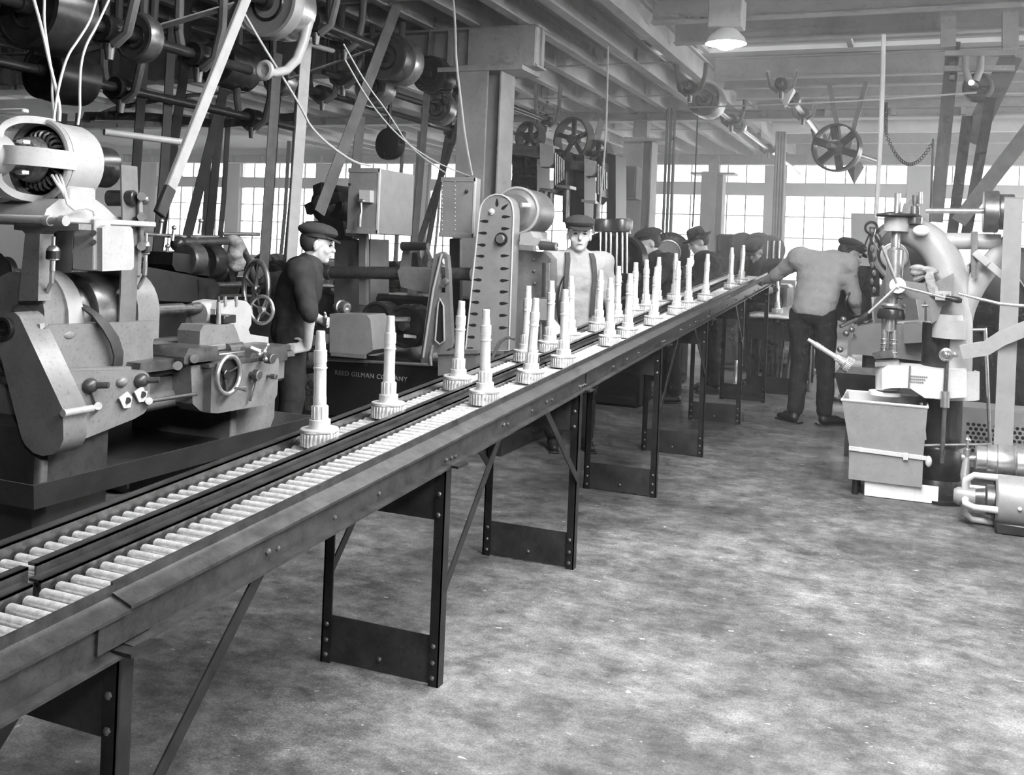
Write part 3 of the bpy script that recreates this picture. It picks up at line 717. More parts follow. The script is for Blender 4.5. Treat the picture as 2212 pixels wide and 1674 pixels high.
# a rag lying in the chip tray
rg = B(); rp = on_z(440, 900, .60)
for k in range(14): rg.ball(rp + V((random.uniform(-.05, .05), random.uniform(-.1, .1), random.uniform(-.01, .03))), (.05, .06, .022), 8, 6, rz(random.random() * 3))
def fuse0(o, vx):
    m_ = o.modifiers.new('Remesh', 'REMESH'); m_.mode = 'VOXEL'; m_.voxel_size = vx; m_.use_smooth_shade = True
    q_ = o.modifiers.new('Smooth', 'SMOOTH'); q_.iterations = 6; return o
tag(fuse0(rg.obj('shop_rag', 'rag'), .008), 'crumpled shop rag lying in the lathe\'s chip tray', 'rag')
# ================================================================== the automatic lathe with the slotted chain guard
YF = 6.5
aut = thing('automatic_lathe', 'dark automatic lathe with tall slotted chain guard and overarm bar, behind the conveyor', 'lathe', (-3.4, 6.7, 0))
def Y_(px, py, Y=YF): return on_y(px, py, Y)
xl = Y_(702, 820).x
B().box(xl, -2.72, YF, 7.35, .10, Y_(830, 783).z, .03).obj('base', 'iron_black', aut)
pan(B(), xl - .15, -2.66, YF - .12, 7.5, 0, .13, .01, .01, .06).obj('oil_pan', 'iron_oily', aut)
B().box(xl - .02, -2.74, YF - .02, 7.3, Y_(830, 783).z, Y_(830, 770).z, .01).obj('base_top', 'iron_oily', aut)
# cast lettering on the base
fc = bpy.data.curves.new('cast_lettering', 'FONT'); fc.body = 'REED GILMAN COMPANY'; fc.size = .050; fc.extrude = .003; fc.space_character = 1.12
ft = bpy.data.objects.new('cast_lettering', fc); COL.objects.link(ft)
bpy.context.view_layer.update()
fme = bpy.data.meshes.new_from_object(ft.evaluated_get(bpy.context.evaluated_depsgraph_get())); bpy.data.objects.remove(ft)
fme.materials.clear(); fme.materials.append(MAT['lettering'])
fo = bpy.data.objects.new('cast_lettering', fme); COL.objects.link(fo); fo.parent = aut
p = Y_(723, 809, YF - .002); fo.location = p - V((-3.4, 6.7, 0)); fo.rotation_euler = (PI / 2, 0, 0)
fo.scale.x = (Y_(880, 818).x - p.x) / max(v_.co.x for v_ in fme.vertices)
# dark body behind
B().box(xl + .1, -2.9, 6.95, 7.4, .7, Y_(900, 640, 6.95).z, .03).obj('body', 'iron_black', aut)
ysh(B(), [(722, 700), (722, 520), (800, 516), (800, 700)], 6.86, .3).obj('upright', 'enamel', aut)
for px in (776,): B().bar(Y_(px + 10, 505, 6.66), Y_(px + 10, 660, 6.66), .07, .05, (1, 0, 0), .006).obj('cabinet_post', 'enamel', aut)
B().bar(Y_(985, 515, 6.9), Y_(985, 700, 6.9), .09, .06, (1, 0, 0), .006).obj('cabinet_post', 'iron_oily', aut)
# overarm bar and bracket
B().cyl(Y_(706, 588, 6.62), Y_(1020, 592, 6.62), .048, None, 24).obj('overarm', 'steel_dark', aut)
B().cyl(Y_(706, 588, 6.62), Y_(716, 588, 6.62), .06, None, 24).obj('overarm_end', 'steel_dark', aut)
ysh(B(), [(858, 585), (868, 575), (935, 580), (945, 592), (940, 622), (920, 632), (866, 620)], 6.50, .2).obj('overarm_bracket', 'enamel', aut)
B().cyl(Y_(868, 532, 6.5), Y_(925, 532, 6.5), .035, .03, 18, .004).obj('shift_boss', 'iron_oily', aut)
ysh(B(), [(862, 585), (872, 530), (885, 530), (880, 590)], 6.55, .06).obj('shift_arm', 'enamel', aut)
ysh(B(), [(880, 545), (900, 545), (905, 580), (885, 600)], 6.6, .05).obj('shift_arm', 'iron_oily', aut)
B().bar(Y_(922, 537, 6.47), Y_(932, 560, 6.47), .012, .02, (0, 1, 0)).obj('shift_link', 'steel', aut)
# the A-shaped swing lever with its two slots
sl = ysh(B(), [(936, 562), (942, 548), (955, 543), (966, 552), (969, 585), (962, 585), (959, 560), (950, 556), (946, 575), (948, 632), (962, 632), (962, 585), (969, 585), (976, 738), (972, 752), (962, 758), (926, 764), (918, 785), (909, 784), (910, 760), (928, 620)], 6.28, .05)
slo = sl.obj('swing_lever', 'enamel', aut)
B().tube([Y_(954, 548, 6.26), Y_(936, 625, 6.26), Y_(914, 772, 6.26)], .009, 8).obj('lever_edge', 'enamel_light', slo)
B().tube([Y_(946, 660, 6.262), Y_(940, 735, 6.262), Y_(950, 744, 6.262), Y_(960, 736, 6.262), Y_(958, 660, 6.262), Y_(950, 645, 6.262)], .007, 8, True).obj('lever_slot', 'enamel_light', slo)
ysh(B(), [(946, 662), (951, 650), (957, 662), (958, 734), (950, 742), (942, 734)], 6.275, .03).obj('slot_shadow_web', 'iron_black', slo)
B().rev(Y_(959, 608, 6.24), (0, 1, 0), [(0, 0), (.022, .004), (.026, .02), (.02, .06), (0, .06)], 18).obj('lever_bolt', 'steel', slo)
B().tube([Y_(934, 745, 6.2), Y_(929, 770, 6.2), Y_(931, 790, 6.2)], [.012, .016, .012], 10).obj('hand_lever', 'steel', aut)
# faceplate drums
def drum(px, py, R, L, Y, m='iron_oily'):
    c = Y_(px, py, Y)
    o = B().rev(c, (0, 1, 0), [(0, .02), (R * .3, .02), (R * .8, .015), (R * .86, 0), (R, .006), (R, L), (0, L)], 40).obj('faceplate', m, aut)
    B().rev(c + V((0, -.03, 0)), (0, 1, 0), [(0, 0), (R * .2, 0), (R * .24, .05), (0, .06)], 20).obj('faceplate_hub', 'steel_dark', o); return o
drum(812, 690, .135, .16, 6.5); drum(873, 705, .165, .20, 6.55)
ysh(B(), [(872, 722), (898, 725), (898, 731), (872, 729)], 6.52, .01).obj('paper_tag', 'paper', aut)
B().cyl(Y_(840, 690, 6.4), Y_(884, 690, 6.4), .02, None, 12).obj('work_arbor', 'steel', aut)
c = Y_(742, 664, 6.35)
B().rev(c, (.93, -.3, 0), [(0, -.09), (.03, -.09), (.03, -.05), (.055, -.045), (.055, -.02), (.046, -.015), (.046, .03), (.038, .045), (.02, .047), (.02, .02), (0, .02)], 24).obj('spindle_chuck', 'steel', aut)
# coolant box
ysh(B(), [(712, 678), (792, 680), (800, 690), (806, 756), (788, 768), (712, 762)], 6.12, .26).obj('coolant_box', 'sheet_metal', aut)
B().bar(Y_(716, 764, 6.12), Y_(790, 770, 6.12), .03, .02, (0, 0, 1)).obj('box_ledge', 'enamel', aut)
B().cyl(Y_(700, 776, 6.2), Y_(925, 788, 6.2), .011, None, 12).obj('trip_rod', 'steel', aut)
for px in (706, 790, 838): B().bar(Y_(px, 765, 6.22), Y_(px, 790, 6.22), .02, .02, (1, 0, 0)).obj('rod_bracket', 'iron_oily', aut)
ysh(B(), [(946, 760), (1018, 758), (1028, 762), (1028, 800), (946, 812)], 6.3, .2).obj('chip_box', 'enamel', aut)
ysh(B(), [(944, 758), (1030, 756), (1030, 764), (944, 766)], 6.28, .24).obj('chip_box_lid', 'enamel', aut)
B().tube([Y_(1060, 810, 6.35), Y_(1064, 770, 6.35), Y_(1080, 738, 6.35), Y_(1096, 728, 6.35), Y_(1112, 732, 6.35)], .012, 10).obj('coolant_hose', 'steel', aut)
# electric cabinets
def cabinet(x0, x1, top, bot, px_back, Y, lab):
    a, b_ = Y_(x0, bot, Y), Y_(x1, bot, Y); zt = Y_(x1, top, Y).z
    yb_ = on_x(px_back, bot, b_.x).y
    o = B().box(a.x, b_.x, Y, yb_, b_.z, zt, .004).obj('control_cabinet', 'sheet_metal', aut)
    B().box(a.x - .004, b_.x + .004, Y - .006, Y + .02, b_.z - .004, b_.z + .03, .002).obj('cabinet_rim', 'sheet_metal', o)
    B().box(a.x - .004, b_.x + .004, Y - .006, Y + .02, zt - .03, zt + .004, .002).obj('cabinet_rim', 'sheet_metal', o)
    B().box(b_.x - .012, b_.x + .005, Y - .006, Y + .015, b_.z, zt, .002).obj('cabinet_edge', 'sheet_light', o)
    return o
c1 = cabinet(748, 815, 364, 505, 890, 6.5, '')
ysh(B(), [(776, 410), (799, 411), (799, 437), (776, 436)], 6.44, .06).obj('disconnect_switch', 'sheet_light', c1)
B().ball(Y_(780, 434, 6.43), (.03, .012, .016)).obj('switch_hasp', 'steel', c1)
B().tube([Y_(780, 438, 6.43), Y_(781, 458, 6.43), Y_(778, 466, 6.43), Y_(777, 490, 6.43)], [.010, .010, .018, .017], 10).obj('switch_handle', 'steel', c1)
B().ball(Y_(755, 398, 6.49), .012, 8, 6).obj('cabinet_knob', 'iron_black', c1)
B().cyl(on_x(824, 437, Y_(815, 437).x), on_x(838, 438, Y_(815, 437).x) , .008, None, 8).obj('cabinet_latch', 'steel', c1)
c2 = cabinet(949, 1022, 384, 513, 1034, 6.75, '')
rvp = B().ball((0, 0, 0), .006, 6, 4).obj('rivet', 'sheet_light', c2)
for i in range(26):
    o = rvp if i == 0 else rvp.copy()
    if i: COL.objects.link(o)
    col = i % 2; p = Y_(983 if col else 955, 392 + (i // 2) * 9.4, 6.748)
    o.location = p if False else p - V(aut['_o'])
for o in [rvp]:
    for v_ in o.data.vertices: v_.co = v_.co + V(aut['_o'])
B().ball(Y_(1008, 413, 6.74), .014, 8, 6).obj('cabinet_knob', 'iron_black', c2)
# chain guard with teardrop vents
cgp = [(1005, 758), (1036, 458), (1040, 442), (1048, 431), (1058, 424), (1070, 420), (1084, 421), (1096, 427), (1104, 436), (1108, 450), (1109, 470), (1099, 757)]
ygd = on_x(1122, 600, Y_(1108, 600, 6.45).x).y
cg = ysh(B(), cgp, 6.45, max(.10, ygd - 6.45)).obj('chain_guard', 'sheet_metal', aut)
rim = [Y_(a, b_, 6.447) for a, b_ in cgp]
B().tube(rim, .006, 6, True).obj('guard_rim', 'sheet_light', cg)
def zz(x, y): return (560 + x * .3345, 340 + y * .3345)
vents = [(zz(1425 + 27 - .4 * 0, 412), 0)]
lv = [(1452, 412), (1442, 488), (1434, 565), (1426, 637), (1418, 713), (1408, 790), (1400, 862), (1392, 935), (1384, 1010), (1374, 1083), (1364, 1160), (1356, 1235)]
rvv = [(1594, 383), (1590, 460), (1586, 635), (1585, 718), (1582, 795), (1581, 868), (1579, 943), (1577, 1020), (1576, 1100)]
tp = None
def teardrop(cx_, cy_, ang, flip):
    P = []
    for t in [2 * PI * k / 14 for k in range(14)]:
        u = cos(t); pass
        x = 9.5 * u * (1 if not flip else -1); y = (2.6 + 1.6 * u) * sin(t) * 1.15
        P.append((cx_ + x * cos(ang) - y * sin(ang), cy_ + x * sin(ang) + y * cos(ang)))
    ysh(B(), P, 6.4485, .01).obj('vent_slot', 'iron_black', cg, 0)
for x, y in lv: q = zz(x, y); teardrop(q[0], q[1], .06, False)
for x, y in rvv: q = zz(x, y); teardrop(q[0], q[1], -.02, True)
q = zz(1535, 290); teardrop(q[0], q[1], PI / 2, False); q = zz(1586, 318); teardrop(q[0], q[1], -.7, True)
c = Y_(*zz(1498, 350), 6.44)
B().rev(c, (0, 1, 0), [(0, -.012), (.010, -.010), (.012, 0), (.022, .002), (.024, .012), (0, .012)], 18).obj('guard_bolt', 'sheet_light', cg)
c = Y_(*zz(1562, 527), 6.44)
B().rev(c, (0, 1, 0), [(.030, -.004), (.047, -.004), (.047, .012), (.030, .012), (.030, -.004)], 24).obj('shaft_hole', 'iron_black', cg)
B().rev(c, (0, 1, 0), [(0, -.03), (.028, -.03), (.032, -.022), (.032, .02), (0, .02)], 20).obj('drive_shaft', 'steel', cg)
# motors
def open_motor(px, py, Y, R, L, root, m, cap):
    c = Y_(px, py, Y); o = B().rev(c, (0, 1, 0), [(R * .9, 0), (R, .01), (R, L * .9), (R * .9, L), (0, L)], 36).obj('motor', m, root)
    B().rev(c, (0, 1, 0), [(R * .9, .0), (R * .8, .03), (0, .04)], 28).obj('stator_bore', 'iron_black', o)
    h = c + V((0, -R * .85, 0))
    B().rev(h, (0, 1, 0), [(0, -.03), (R * .12, -.03), (R * .14, 0), (R * .28, .002), (R * .30, .03), (R * .40, .035), (R * .42, .08), (0, .09)], 28).obj('bearing_hub', cap, o)
    for k in range(4):
        a = PI / 4 * 0 + k * PI / 2 + .35; u = V((cos(a), 0, sin(a)))
        B().strip([h + u * R * .35 + V((0, .05, 0)), h + u * R * .75 + V((0, .06, 0)), h + u * R * .97 + V((0, R * .45, 0)), c + u * R * .97], R * .5, .02, V((-sin(a), 0, cos(a)))).obj('bell_arm', m, o)
    B().rev(h, (0, 1, 0), [(0, .06), (R * .5, .08), (R * .6, .12), (0, .14)], 20).obj('commutator', 'copper_wire', o)
    return o
open_motor(706, 440, 6.95, .165, .35, aut, 'iron_oily', 'steel_dark')
ysh(B(), [(655, 492), (660, 478), (740, 476), (745, 510), (715, 520), (660, 505)], 6.85, .3).obj('motor_seat', 'iron_oily', aut)
c = Y_(1112, 455, 6.66)
m2 = B().rev(c, (0, 1, 0), [(0, 0), (.12, 0), (.14, .02), (.172, .03), (.178, .04), (.178, .12), (.172, .125), (.172, .38), (0, .4)], 44).obj('motor', 'enamel', aut)
B().ring(c + V((0, .03, 0)), (0, 1, 0), .168, .012, 44, 8).obj('motor_rim', 'enamel_light', m2)
B().cyl(Y_(1126, 443, 6.55), Y_(1144, 444, 6.6), .018, None, 14).obj('motor_lug', 'sheet_light', m2)
B().box(c.x - .14, c.x + .12, 6.7, 7.05, c.z - .22, c.z - .14, .01).obj('motor_foot', 'enamel', m2)
# right-hand headstock frame
ysh(B(), [(1112, 790), (1116, 540), (1176, 545), (1190, 560), (1190, 650), (1182, 790)], 6.62, .16).obj('head_frame', 'enamel', aut)
ysh(B(), [(1122, 528), (1124, 505), (1146, 500), (1152, 512), (1168, 516), (1170, 532)], 6.5, .2).obj('gear_housing', 'enamel_light', aut)
B().cyl(Y_(1166, 530, 6.5), Y_(1202, 533, 6.5), .034, .03, 18, .004).obj('feed_shaft', 'steel_dark', aut)
B().ring(Y_(1202, 533, 6.5), (1, 0, 0), .024, .008, 18, 6).obj('shaft_collar', 'steel', aut)
B().cyl(Y_(1181, 568, 6.45), Y_(1179, 642, 6.45), .031, None, 20).obj('ram_cylinder', 'steel_dark', aut)
ysh(B(), [(1152, 645), (1186, 646), (1184, 692), (1150, 690)], 6.4, .12).obj('ram_block', 'sheet_metal', aut)
B().cyl(Y_(1168, 692, 6.45), Y_(1167, 760, 6.45), .010, None, 10).obj('ram_rod', 'steel', aut)
for (px, py) in ((1154, 585), (1155, 612), (1153, 560)): B().ball(Y_(px, py, 6.615), .012, 8, 6).obj('frame_bolt', 'enamel', aut)
handwheel('handwheel', aut, at(1231, 652, 7.25), (1, -.05, 0), .215, .016, 'iron_oily', 3, .03)
B().cyl(at(1231, 652, 7.25), at(1231, 652, 7.25) + V((-.35, 0, 0)), .018, None, 12).obj('wheel_shaft', 'steel_dark', aut)
B().bar(at(1231, 652, 7.25) + V((-.33, 0, -.75)), at(1231, 652, 7.25) + V((-.33, 0, .06)), .10, .10, (1, 0, 0), .01).obj('wheel_post', 'iron_oily', aut)
for k in range(3):
    B().cyl(Y_(1104 + 20 * k, 905 + 3 * k, 6.6), Y_(1104 + 20 * k, 960 + 4 * k, 6.6), .02, None, 10).obj('pan_pipe', 'iron_oily', aut) if k < 1 else None
# ================================================================== gooseneck drill press at the right
DY = 6.75
def D_(px, py, Y=DY): return on_y(px, py, Y)
dp = thing('drill_press', 'large belt-driven gooseneck drill press with three-armed capstan, at the right', 'drill press', (D_(2060, 1085).x, DY + .15, 0))
cxp = D_(2048, 700).x                                   # column centre line
cy_ = DY + .12
def zpx(py, px=2050, Y=DY): return D_(px, py, Y).z
col = B().rev((cxp - .02, cy_, 0), (0, 0, 1), [(0, 0), (.23, 0), (.23, .05), (.20, .07), (.17, .10), (.155, .12), (.165, .16), (.165, zpx(975)), (.15, zpx(968)), (.128, zpx(966)), (.128, zpx(700)), (0, zpx(700))], 36)
col.obj('column', 'iron_oily', dp)
B().rev((cxp, cy_, 0), (0, 0, 1), [(.10, zpx(865)), (.135, zpx(865)), (.135, zpx(855)), (.12, zpx(850)), (.10, zpx(850))], 32).obj('column_collar', 'steel', dp)
# the light-painted upper column sweeping over into the gooseneck
def neck(pts, R, mname, name, n=16):
    P = [D_(a, b_) + V((0, .12, 0)) for a, b_ in pts]
    # smooth by subdivision
    for _ in range(2):
        Q = [P[0]]
        for a, b_ in zip(P, P[1:]): Q += [lerp(a, b_, .25), lerp(a, b_, .75)]
        Q.append(P[-1]); P = Q
    m = len(P); return B().tube(P, [R[0] + (R[1] - R[0]) * k / (m - 1) for k in range(m)], n).obj(name, mname, dp)
neck([(2050, 850), (2056, 760), (2058, 660), (2052, 590), (2030, 540), (1995, 508), (1950, 492), (1930, 490)], (.135, .085), 'enamel_light', 'gooseneck')
B().ball(D_(1990, 498, DY - .03), (.05, .03, .035)).obj('neck_boss', 'white_board', dp)
B().cyl(D_(2052, 690, DY - .0), D_(2050, 730, DY - .0), .10, None, 24).obj('column_band', 'enamel_light', dp)
B().rev(D_(2050, 700, DY - .02), (0, 0, 1), [(.06, -.06), (.075, -.06), (.08, -.03), (.08, .03), (.075, .06), (.06, .06)], 24).obj('clamp_ring', 'enamel_light', dp)
# braces behind the neck
neck([(2040, 520), (2100, 520), (2165, 522)], (.055, .05), 'enamel_light', 'top_brace', 14)
neck([(2076, 700), (2085, 660), (2115, 605), (2150, 560), (2190, 520)], (.07, .06), 'enamel_light', 'rear_brace', 14)
a, b_ = D_(2118, 560), D_(2150, 590)
for q in ((2120, 558), (2152, 585)): B().obox(D_(*q, DY - .02), (.11, .05, .045), Matrix.Rotation(.75, 3, 'Y'), .005).obj('brace_clamp', 'enamel_light', dp)
B().ball(D_(1946, 640, DY), (.02, .02, .02)).obj('neck_plug', 'steel', dp)
# lower arm from the column to the quill
ysh(B(), [(1925, 600), (1950, 606), (2010, 614), (2040, 600), (2060, 590), (2060, 650), (2036, 660), (2026, 690), (2012, 700), (2010, 668), (1996, 648), (1925, 640)], DY - .07, .14).obj('quill_arm', 'enamel', dp)
ysh(B(), [(2020, 628), (2055, 630), (2055, 650), (2020, 648)], DY - .12, .05).obj('arm_bolt_pad', 'enamel_light', dp)
for px in (2033, 2047): B().ball(D_(px, 636, DY - .12), .010, 8, 6).obj('pad_bolt', 'steel', dp)
# spindle, quill, chuck
sx = D_(1932, 600).x
def zc_(py): return D_(1932, py).z
sp = B().rev((sx, DY, 0), (0, 0, 1), [(0, zc_(760)), (.018, zc_(760)), (.018, zc_(700)), (.028, zc_(698)), (.028, zc_(690)), (.030, zc_(640)), (.048, zc_(638)), (.052, zc_(560)), (.052, zc_(540)), (.030, zc_(535)), (.030, zc_(500)), (.020, zc_(495)), (.020, zc_(418)), (0, zc_(416))], 22)
sp.obj('spindle', 'steel', dp)
B().rev((sx, DY, 0), (0, 0, 1), [(.03, zc_(500)), (.075, zc_(500)), (.075, zc_(470)), (.03, zc_(468))], 24).obj('top_bearing', 'enamel_light', dp)
B().rev((sx, DY, 0), (0, 0, 1), [(.02, zc_(468)), (.12, zc_(468)), (.128, zc_(466)), (.12, zc_(462)), (.05, zc_(458)), (.02, zc_(458))], 32).obj('crown_gear', 'iron_oily', dp)
B().rev((sx, DY, 0), (0, 0, 1), [(.03, zc_(664)), (.07, zc_(664)), (.075, zc_(660)), (.068, zc_(656)), (.03, zc_(656))], 28).obj('quill_flange', 'steel', dp)
B().rev((sx - .01, DY, 0), (0, 0, 1), [(.03, zc_(690)), (.082, zc_(689)), (.085, zc_(684)), (.085, zc_(672)), (.08, zc_(668)), (.03, zc_(666))], 28).obj('drill_head', 'iron_oily', dp)
B().cyl((sx - .02, DY, zc_(716)), (sx - .02, DY, zc_(688)), .045, None, 20).obj('chuck', 'steel', dp)
for dx in (-.045, .012): B().cyl((sx + dx, DY - .02, zc_(772)), (sx + dx, DY - .02, zc_(712)), .018, None, 14).obj('guide_pin', 'steel', dp)
for dx in (-.045, .012):
    s_ = B()
    P = [V((sx + dx + .022 * cos(t), DY - .02 + .022 * sin(t), zc_(768) + .11 * t / 25)) for t in [k * .5 for k in range(50)]]
    s_.tube(P, .004, 5).obj('guide_spring', 'steel', dp)
ysh(B(), [(1883, 765), (1925, 755), (1930, 772), (1890, 776)], DY - .1, .1).obj('drill_jig', 'steel_dark', dp)
ysh(B(), [(1890, 782), (1940, 780), (1945, 790), (1890, 792)], DY - .08, .12).obj('drill_jig', 'steel', dp)
# capstan
cc = D_(1939, 617, DY - .16)
B().rev(cc, (0, 1, 0), [(0, -.02), (.012, -.02), (.014, -.005), (.048, -.004), (.05, .0), (.05, .03), (.04, .034), (.03, .12), (0, .12)], 28).obj('capstan_hub', 'sheet_light', dp)
for (px, py, gx, gy) in ((1893, 505, 1905, 530), (1852, 700, 1876, 676), (2078, 650, 2042, 643)):
    e = D_(px, py, DY - .18); g = D_(gx, gy, DY - .18)
    B().cyl(cc + V((0, .0, 0)), g, .0095, None, 12).obj('capstan_arm', 'steel', dp)
    B().tube([g, lerp(g, e, .3), lerp(g, e, .8), e], [.014, .018, .020, .012], 12).obj('capstan_grip', 'iron_oily', dp)
B().tube([D_(1892, 494, DY - .1), D_(1886, 520, DY - .1), D_(1898, 540, DY - .1)], .004, 6).obj('pull_wire', 'steel', dp)
# top countershaft with stepped belt pulley
B().cyl(D_(2000, 455, DY), D_(2170, 456, DY), .017, None, 16).obj('countershaft', 'steel', dp)
B().rev(D_(1975, 463, DY), (0, 0, 1), [(0, -.06), (.05, -.06), (.05, -.02), (.032, 0), (.03, .05), (.018, .055), (.018, .12), (0, .12)], 18).obj('shaft_bearing', 'steel_dark', dp)
B().cyl(D_(1988, 440, DY), D_(1988, 415, DY), .014, None, 12).obj('shaft_oiler', 'steel', dp)
ysh(B(), [(1945, 468), (1952, 440), (1970, 430), (1975, 462)], DY - .02, .05).obj('bevel_pinion', 'steel_dark', dp)
pc = D_(2122, 457, DY)
B().rev(pc, (1, 0, 0), [(0, 0), (.03, 0), (.125, .004), (.13, .01), (.13, .085), (.125, .09), (.108, .091), (.11, .095), (.11, .17), (.105, .175), (0, .175)], 36).obj('step_pulley', 'steel_dark', dp)
B().cyl(D_(2105, 500, DY), D_(2105, 600, DY + .02), .02, None, 12).obj('bearing_post', 'enamel', dp)
# the main drive belt hanging down to the floor motor
bx = D_(2180, 700, DY - .12)
tp_, bt_ = D_(2190, 430, DY - .13), D_(2165, 1008, DY - .30)
B().strip([tp_ + V((0, .05, .01)), tp_, lerp(tp_, bt_, .5), bt_, bt_ + V((0, .06, -.04))], .10, .008, (1, 0, 0)).obj('main_belt', 'belt_mid', dp)
# table arm, table, adjusting screw
ysh(B(), [(1905, 798), (1918, 790), (1990, 795), (2040, 800), (2088, 800), (2088, 858), (2040, 862), (1998, 860), (1965, 838), (1925, 838), (1905, 842)], DY - .14, .28).obj('table_arm', 'sheet_light', dp)
B().cyl(D_(1918, 842, DY), D_(1918, 786, DY), .075, None, 28, .006).obj('table_socket', 'sheet_light', dp)
B().rev((D_(2060, 830).x, cy_, 0), (0, 0, 1), [(.12, zpx(862)), (.155, zpx(862)), (.155, zpx(858)), (.15, zpx(802)), (.12, zpx(800))], 32).obj('table_collar', 'sheet_light', dp)
B().rev(D_(1912, 850, DY), (0, 0, 1), [(0, -.01), (.10, -.008), (.10, .014), (0, .016)], 28).obj('lower_flange', 'white_board', dp)
pl3 = B()
for j in range(3):
    for k in range(9 - j): pl3.obox(D_(1968 + k * 4.2, 812.5 + 6 * j + k * .25, DY - .143), (.008, .004, .008))
pl3.obj('worn_lettering', 'enamel', dp)
B().cyl(D_(2046, 772, DY - .17), D_(2034, 1000, DY - .17), .013, None, 14).obj('table_screw', 'steel_dark', dp)
B().cyl(D_(2042, 845, DY - .17), D_(2041, 880, DY - .17), .026, None, 14).obj('screw_nut', 'steel', dp)
o = B().ring(D_(2044, 766, DY - .2), (0, 1, 0), .03, .012, 20, 8).obj('elevating_gear', 'steel', dp)
B().ball(D_(2044, 766, DY - .22), .022).obj('gear_hub', 'steel', o); B().ball(D_(2063, 766, DY - .2), .018).obj('gear_knob', 'steel', dp)
B().tube([D_(1963, 840, DY - .15), D_(1966, 790, DY - .15)], .006, 8).obj('work_stop', 'steel', dp)
# treadle beam, flexible conduit, shift rod
P = [D_(2078, 760, DY - .16), D_(2130, 752, DY - .2), D_(2165, 730, DY - .25), D_(2240, 700, DY - .3)]
B().strip(P, .04, .085, (0, 1, 0)).obj('treadle_beam', 'enamel_light', dp)
P = [D_(2070, 634, DY - .1), D_(2110, 644, DY - .15), D_(2160, 656, DY - .2), D_(2230, 662, DY - .2)]
m = 60; Q = [lerp(P[min(int(k / m * 3), 2)], P[min(int(k / m * 3) + 1, 3)], k / m * 3 - min(int(k / m * 3), 2)) for k in range(m + 1)]
B().tube(Q, [.011 if k % 2 else .0085 for k in range(m + 1)], 8).obj('flexible_conduit', 'steel', dp)
B().cyl(D_(2075, 712, DY + .2), D_(2130, 712, DY + .2), .011, None, 10).obj('shift_rod', 'steel', dp)
B().cyl(D_(2128, 708, DY + .2), D_(2139, 965, DY + .2), .011, None, 10).obj('shift_rod', 'steel', dp)
B().cyl(D_(1995, 962, DY - .1), D_(2140, 960, DY - .0), .010, None, 10).obj('foot_rod', 'steel', dp)
B().cyl(D_(1990, 870, DY - .1), D_(1998, 950, DY - .1), .010, None, 10).obj('drain_pipe', 'steel', dp)
B().rev((cxp, cy_, 0), (0, 0, 1), [(0, 0), (.30, 0), (.30, .02), (0, .02)], 8).obj('floor_plate', 'iron_oily', dp)

# ------------------------------------------------------------------ drive motor on the floor with its pulley
dm = thing('floor_motor', 'open electric motor on the floor at the right edge, driving the drill press belt', 'motor', (D_(2190, 1140, 6.2).x, 6.2, 0))
c = D_(2148, 1080, 6.2)
B().rev(c, (1, 0, 0), [(.12, 0), (.142, .01), (.147, .02), (.147, .45), (0, .46)], 36).obj('motor_body', 'sheet_metal', dm)
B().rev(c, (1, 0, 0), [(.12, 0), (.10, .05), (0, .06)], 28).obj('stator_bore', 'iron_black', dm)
h = c + V((-.15, 0, 0))
B().rev(h, (1, 0, 0), [(0, -.06), (.035, -.06), (.05, -.04), (.055, .05), (0, .06)], 24).obj('bearing_hub', 'sheet_metal', dm)
for a in (PI / 2 + .2, -PI / 2 + .2, .2 + PI, .2):
    u = V((0, cos(a + PI / 2), sin(a + PI / 2)))
    B().tube([h + u * .04, h + u * .10 + V((.0, 0, 0)), h + u * .135 + V((.04, 0, 0)), c + u * .135 + V((.01, 0, 0))], [.022, .02, .018, .02], 10).obj('bell_arm', 'sheet_light', dm)
B().rev(h, (1, 0, 0), [(0, .04), (.05, .05), (.06, .10), (.085, .11), (.085, .15), (0, .15)], 20).obj('commutator', 'steel_dark', dm)
B().ball(D_(2203, 1100, 6.05), (.012, .012, .012)).obj('name_stud', 'sheet_light', dm)
B().box(c.x + .0, c.x + .5, 6.05, 6.4, 0, .06, .008).obj('motor_base', 'iron_oily', dm)
for yy in (6.08, 6.34): B().box(c.x + .02, c.x + .4, yy, yy + .06, .05, c.z - .10, .008).obj('motor_foot', 'sheet_metal', dm)
pc = D_(2105, 990, 6.45)
B().rev(pc, (1, 0, 0), [(0, 0), (.02, 0), (.075, .004), (.08, .01), (.08, .06), (.092, .065), (.092, .115), (.10, .12), (.10, .20), (.095, .21), (.105, .22), (.105, .42), (0, .42)], 32).obj('cone_pulley', 'steel', dm)
B().cyl(pc + V((-.07, 0, 0)), pc, .02, None, 14).obj('pulley_shaft', 'steel', dm)
P = [pc + V((-.04, 0, .01)), pc + V((-.05, -.02, -.10)), pc + V((-.03, -.06, -.20)), pc + V((.06, -.14, -.24)), h + V((-.03, 0, .0))]
B().tube(P, [.02, .026, .03, .03, .04], 12).obj('tension_arm', 'sheet_metal', dm)
B().rev(pc + V((-.04, 0, 0)), (0, 0, 1), [(0, 0), (.022, .0), (.022, .05), (.008, .055), (.008, .10), (.016, .105), (0, .14)], 12).obj('oil_cup', 'steel', dm)

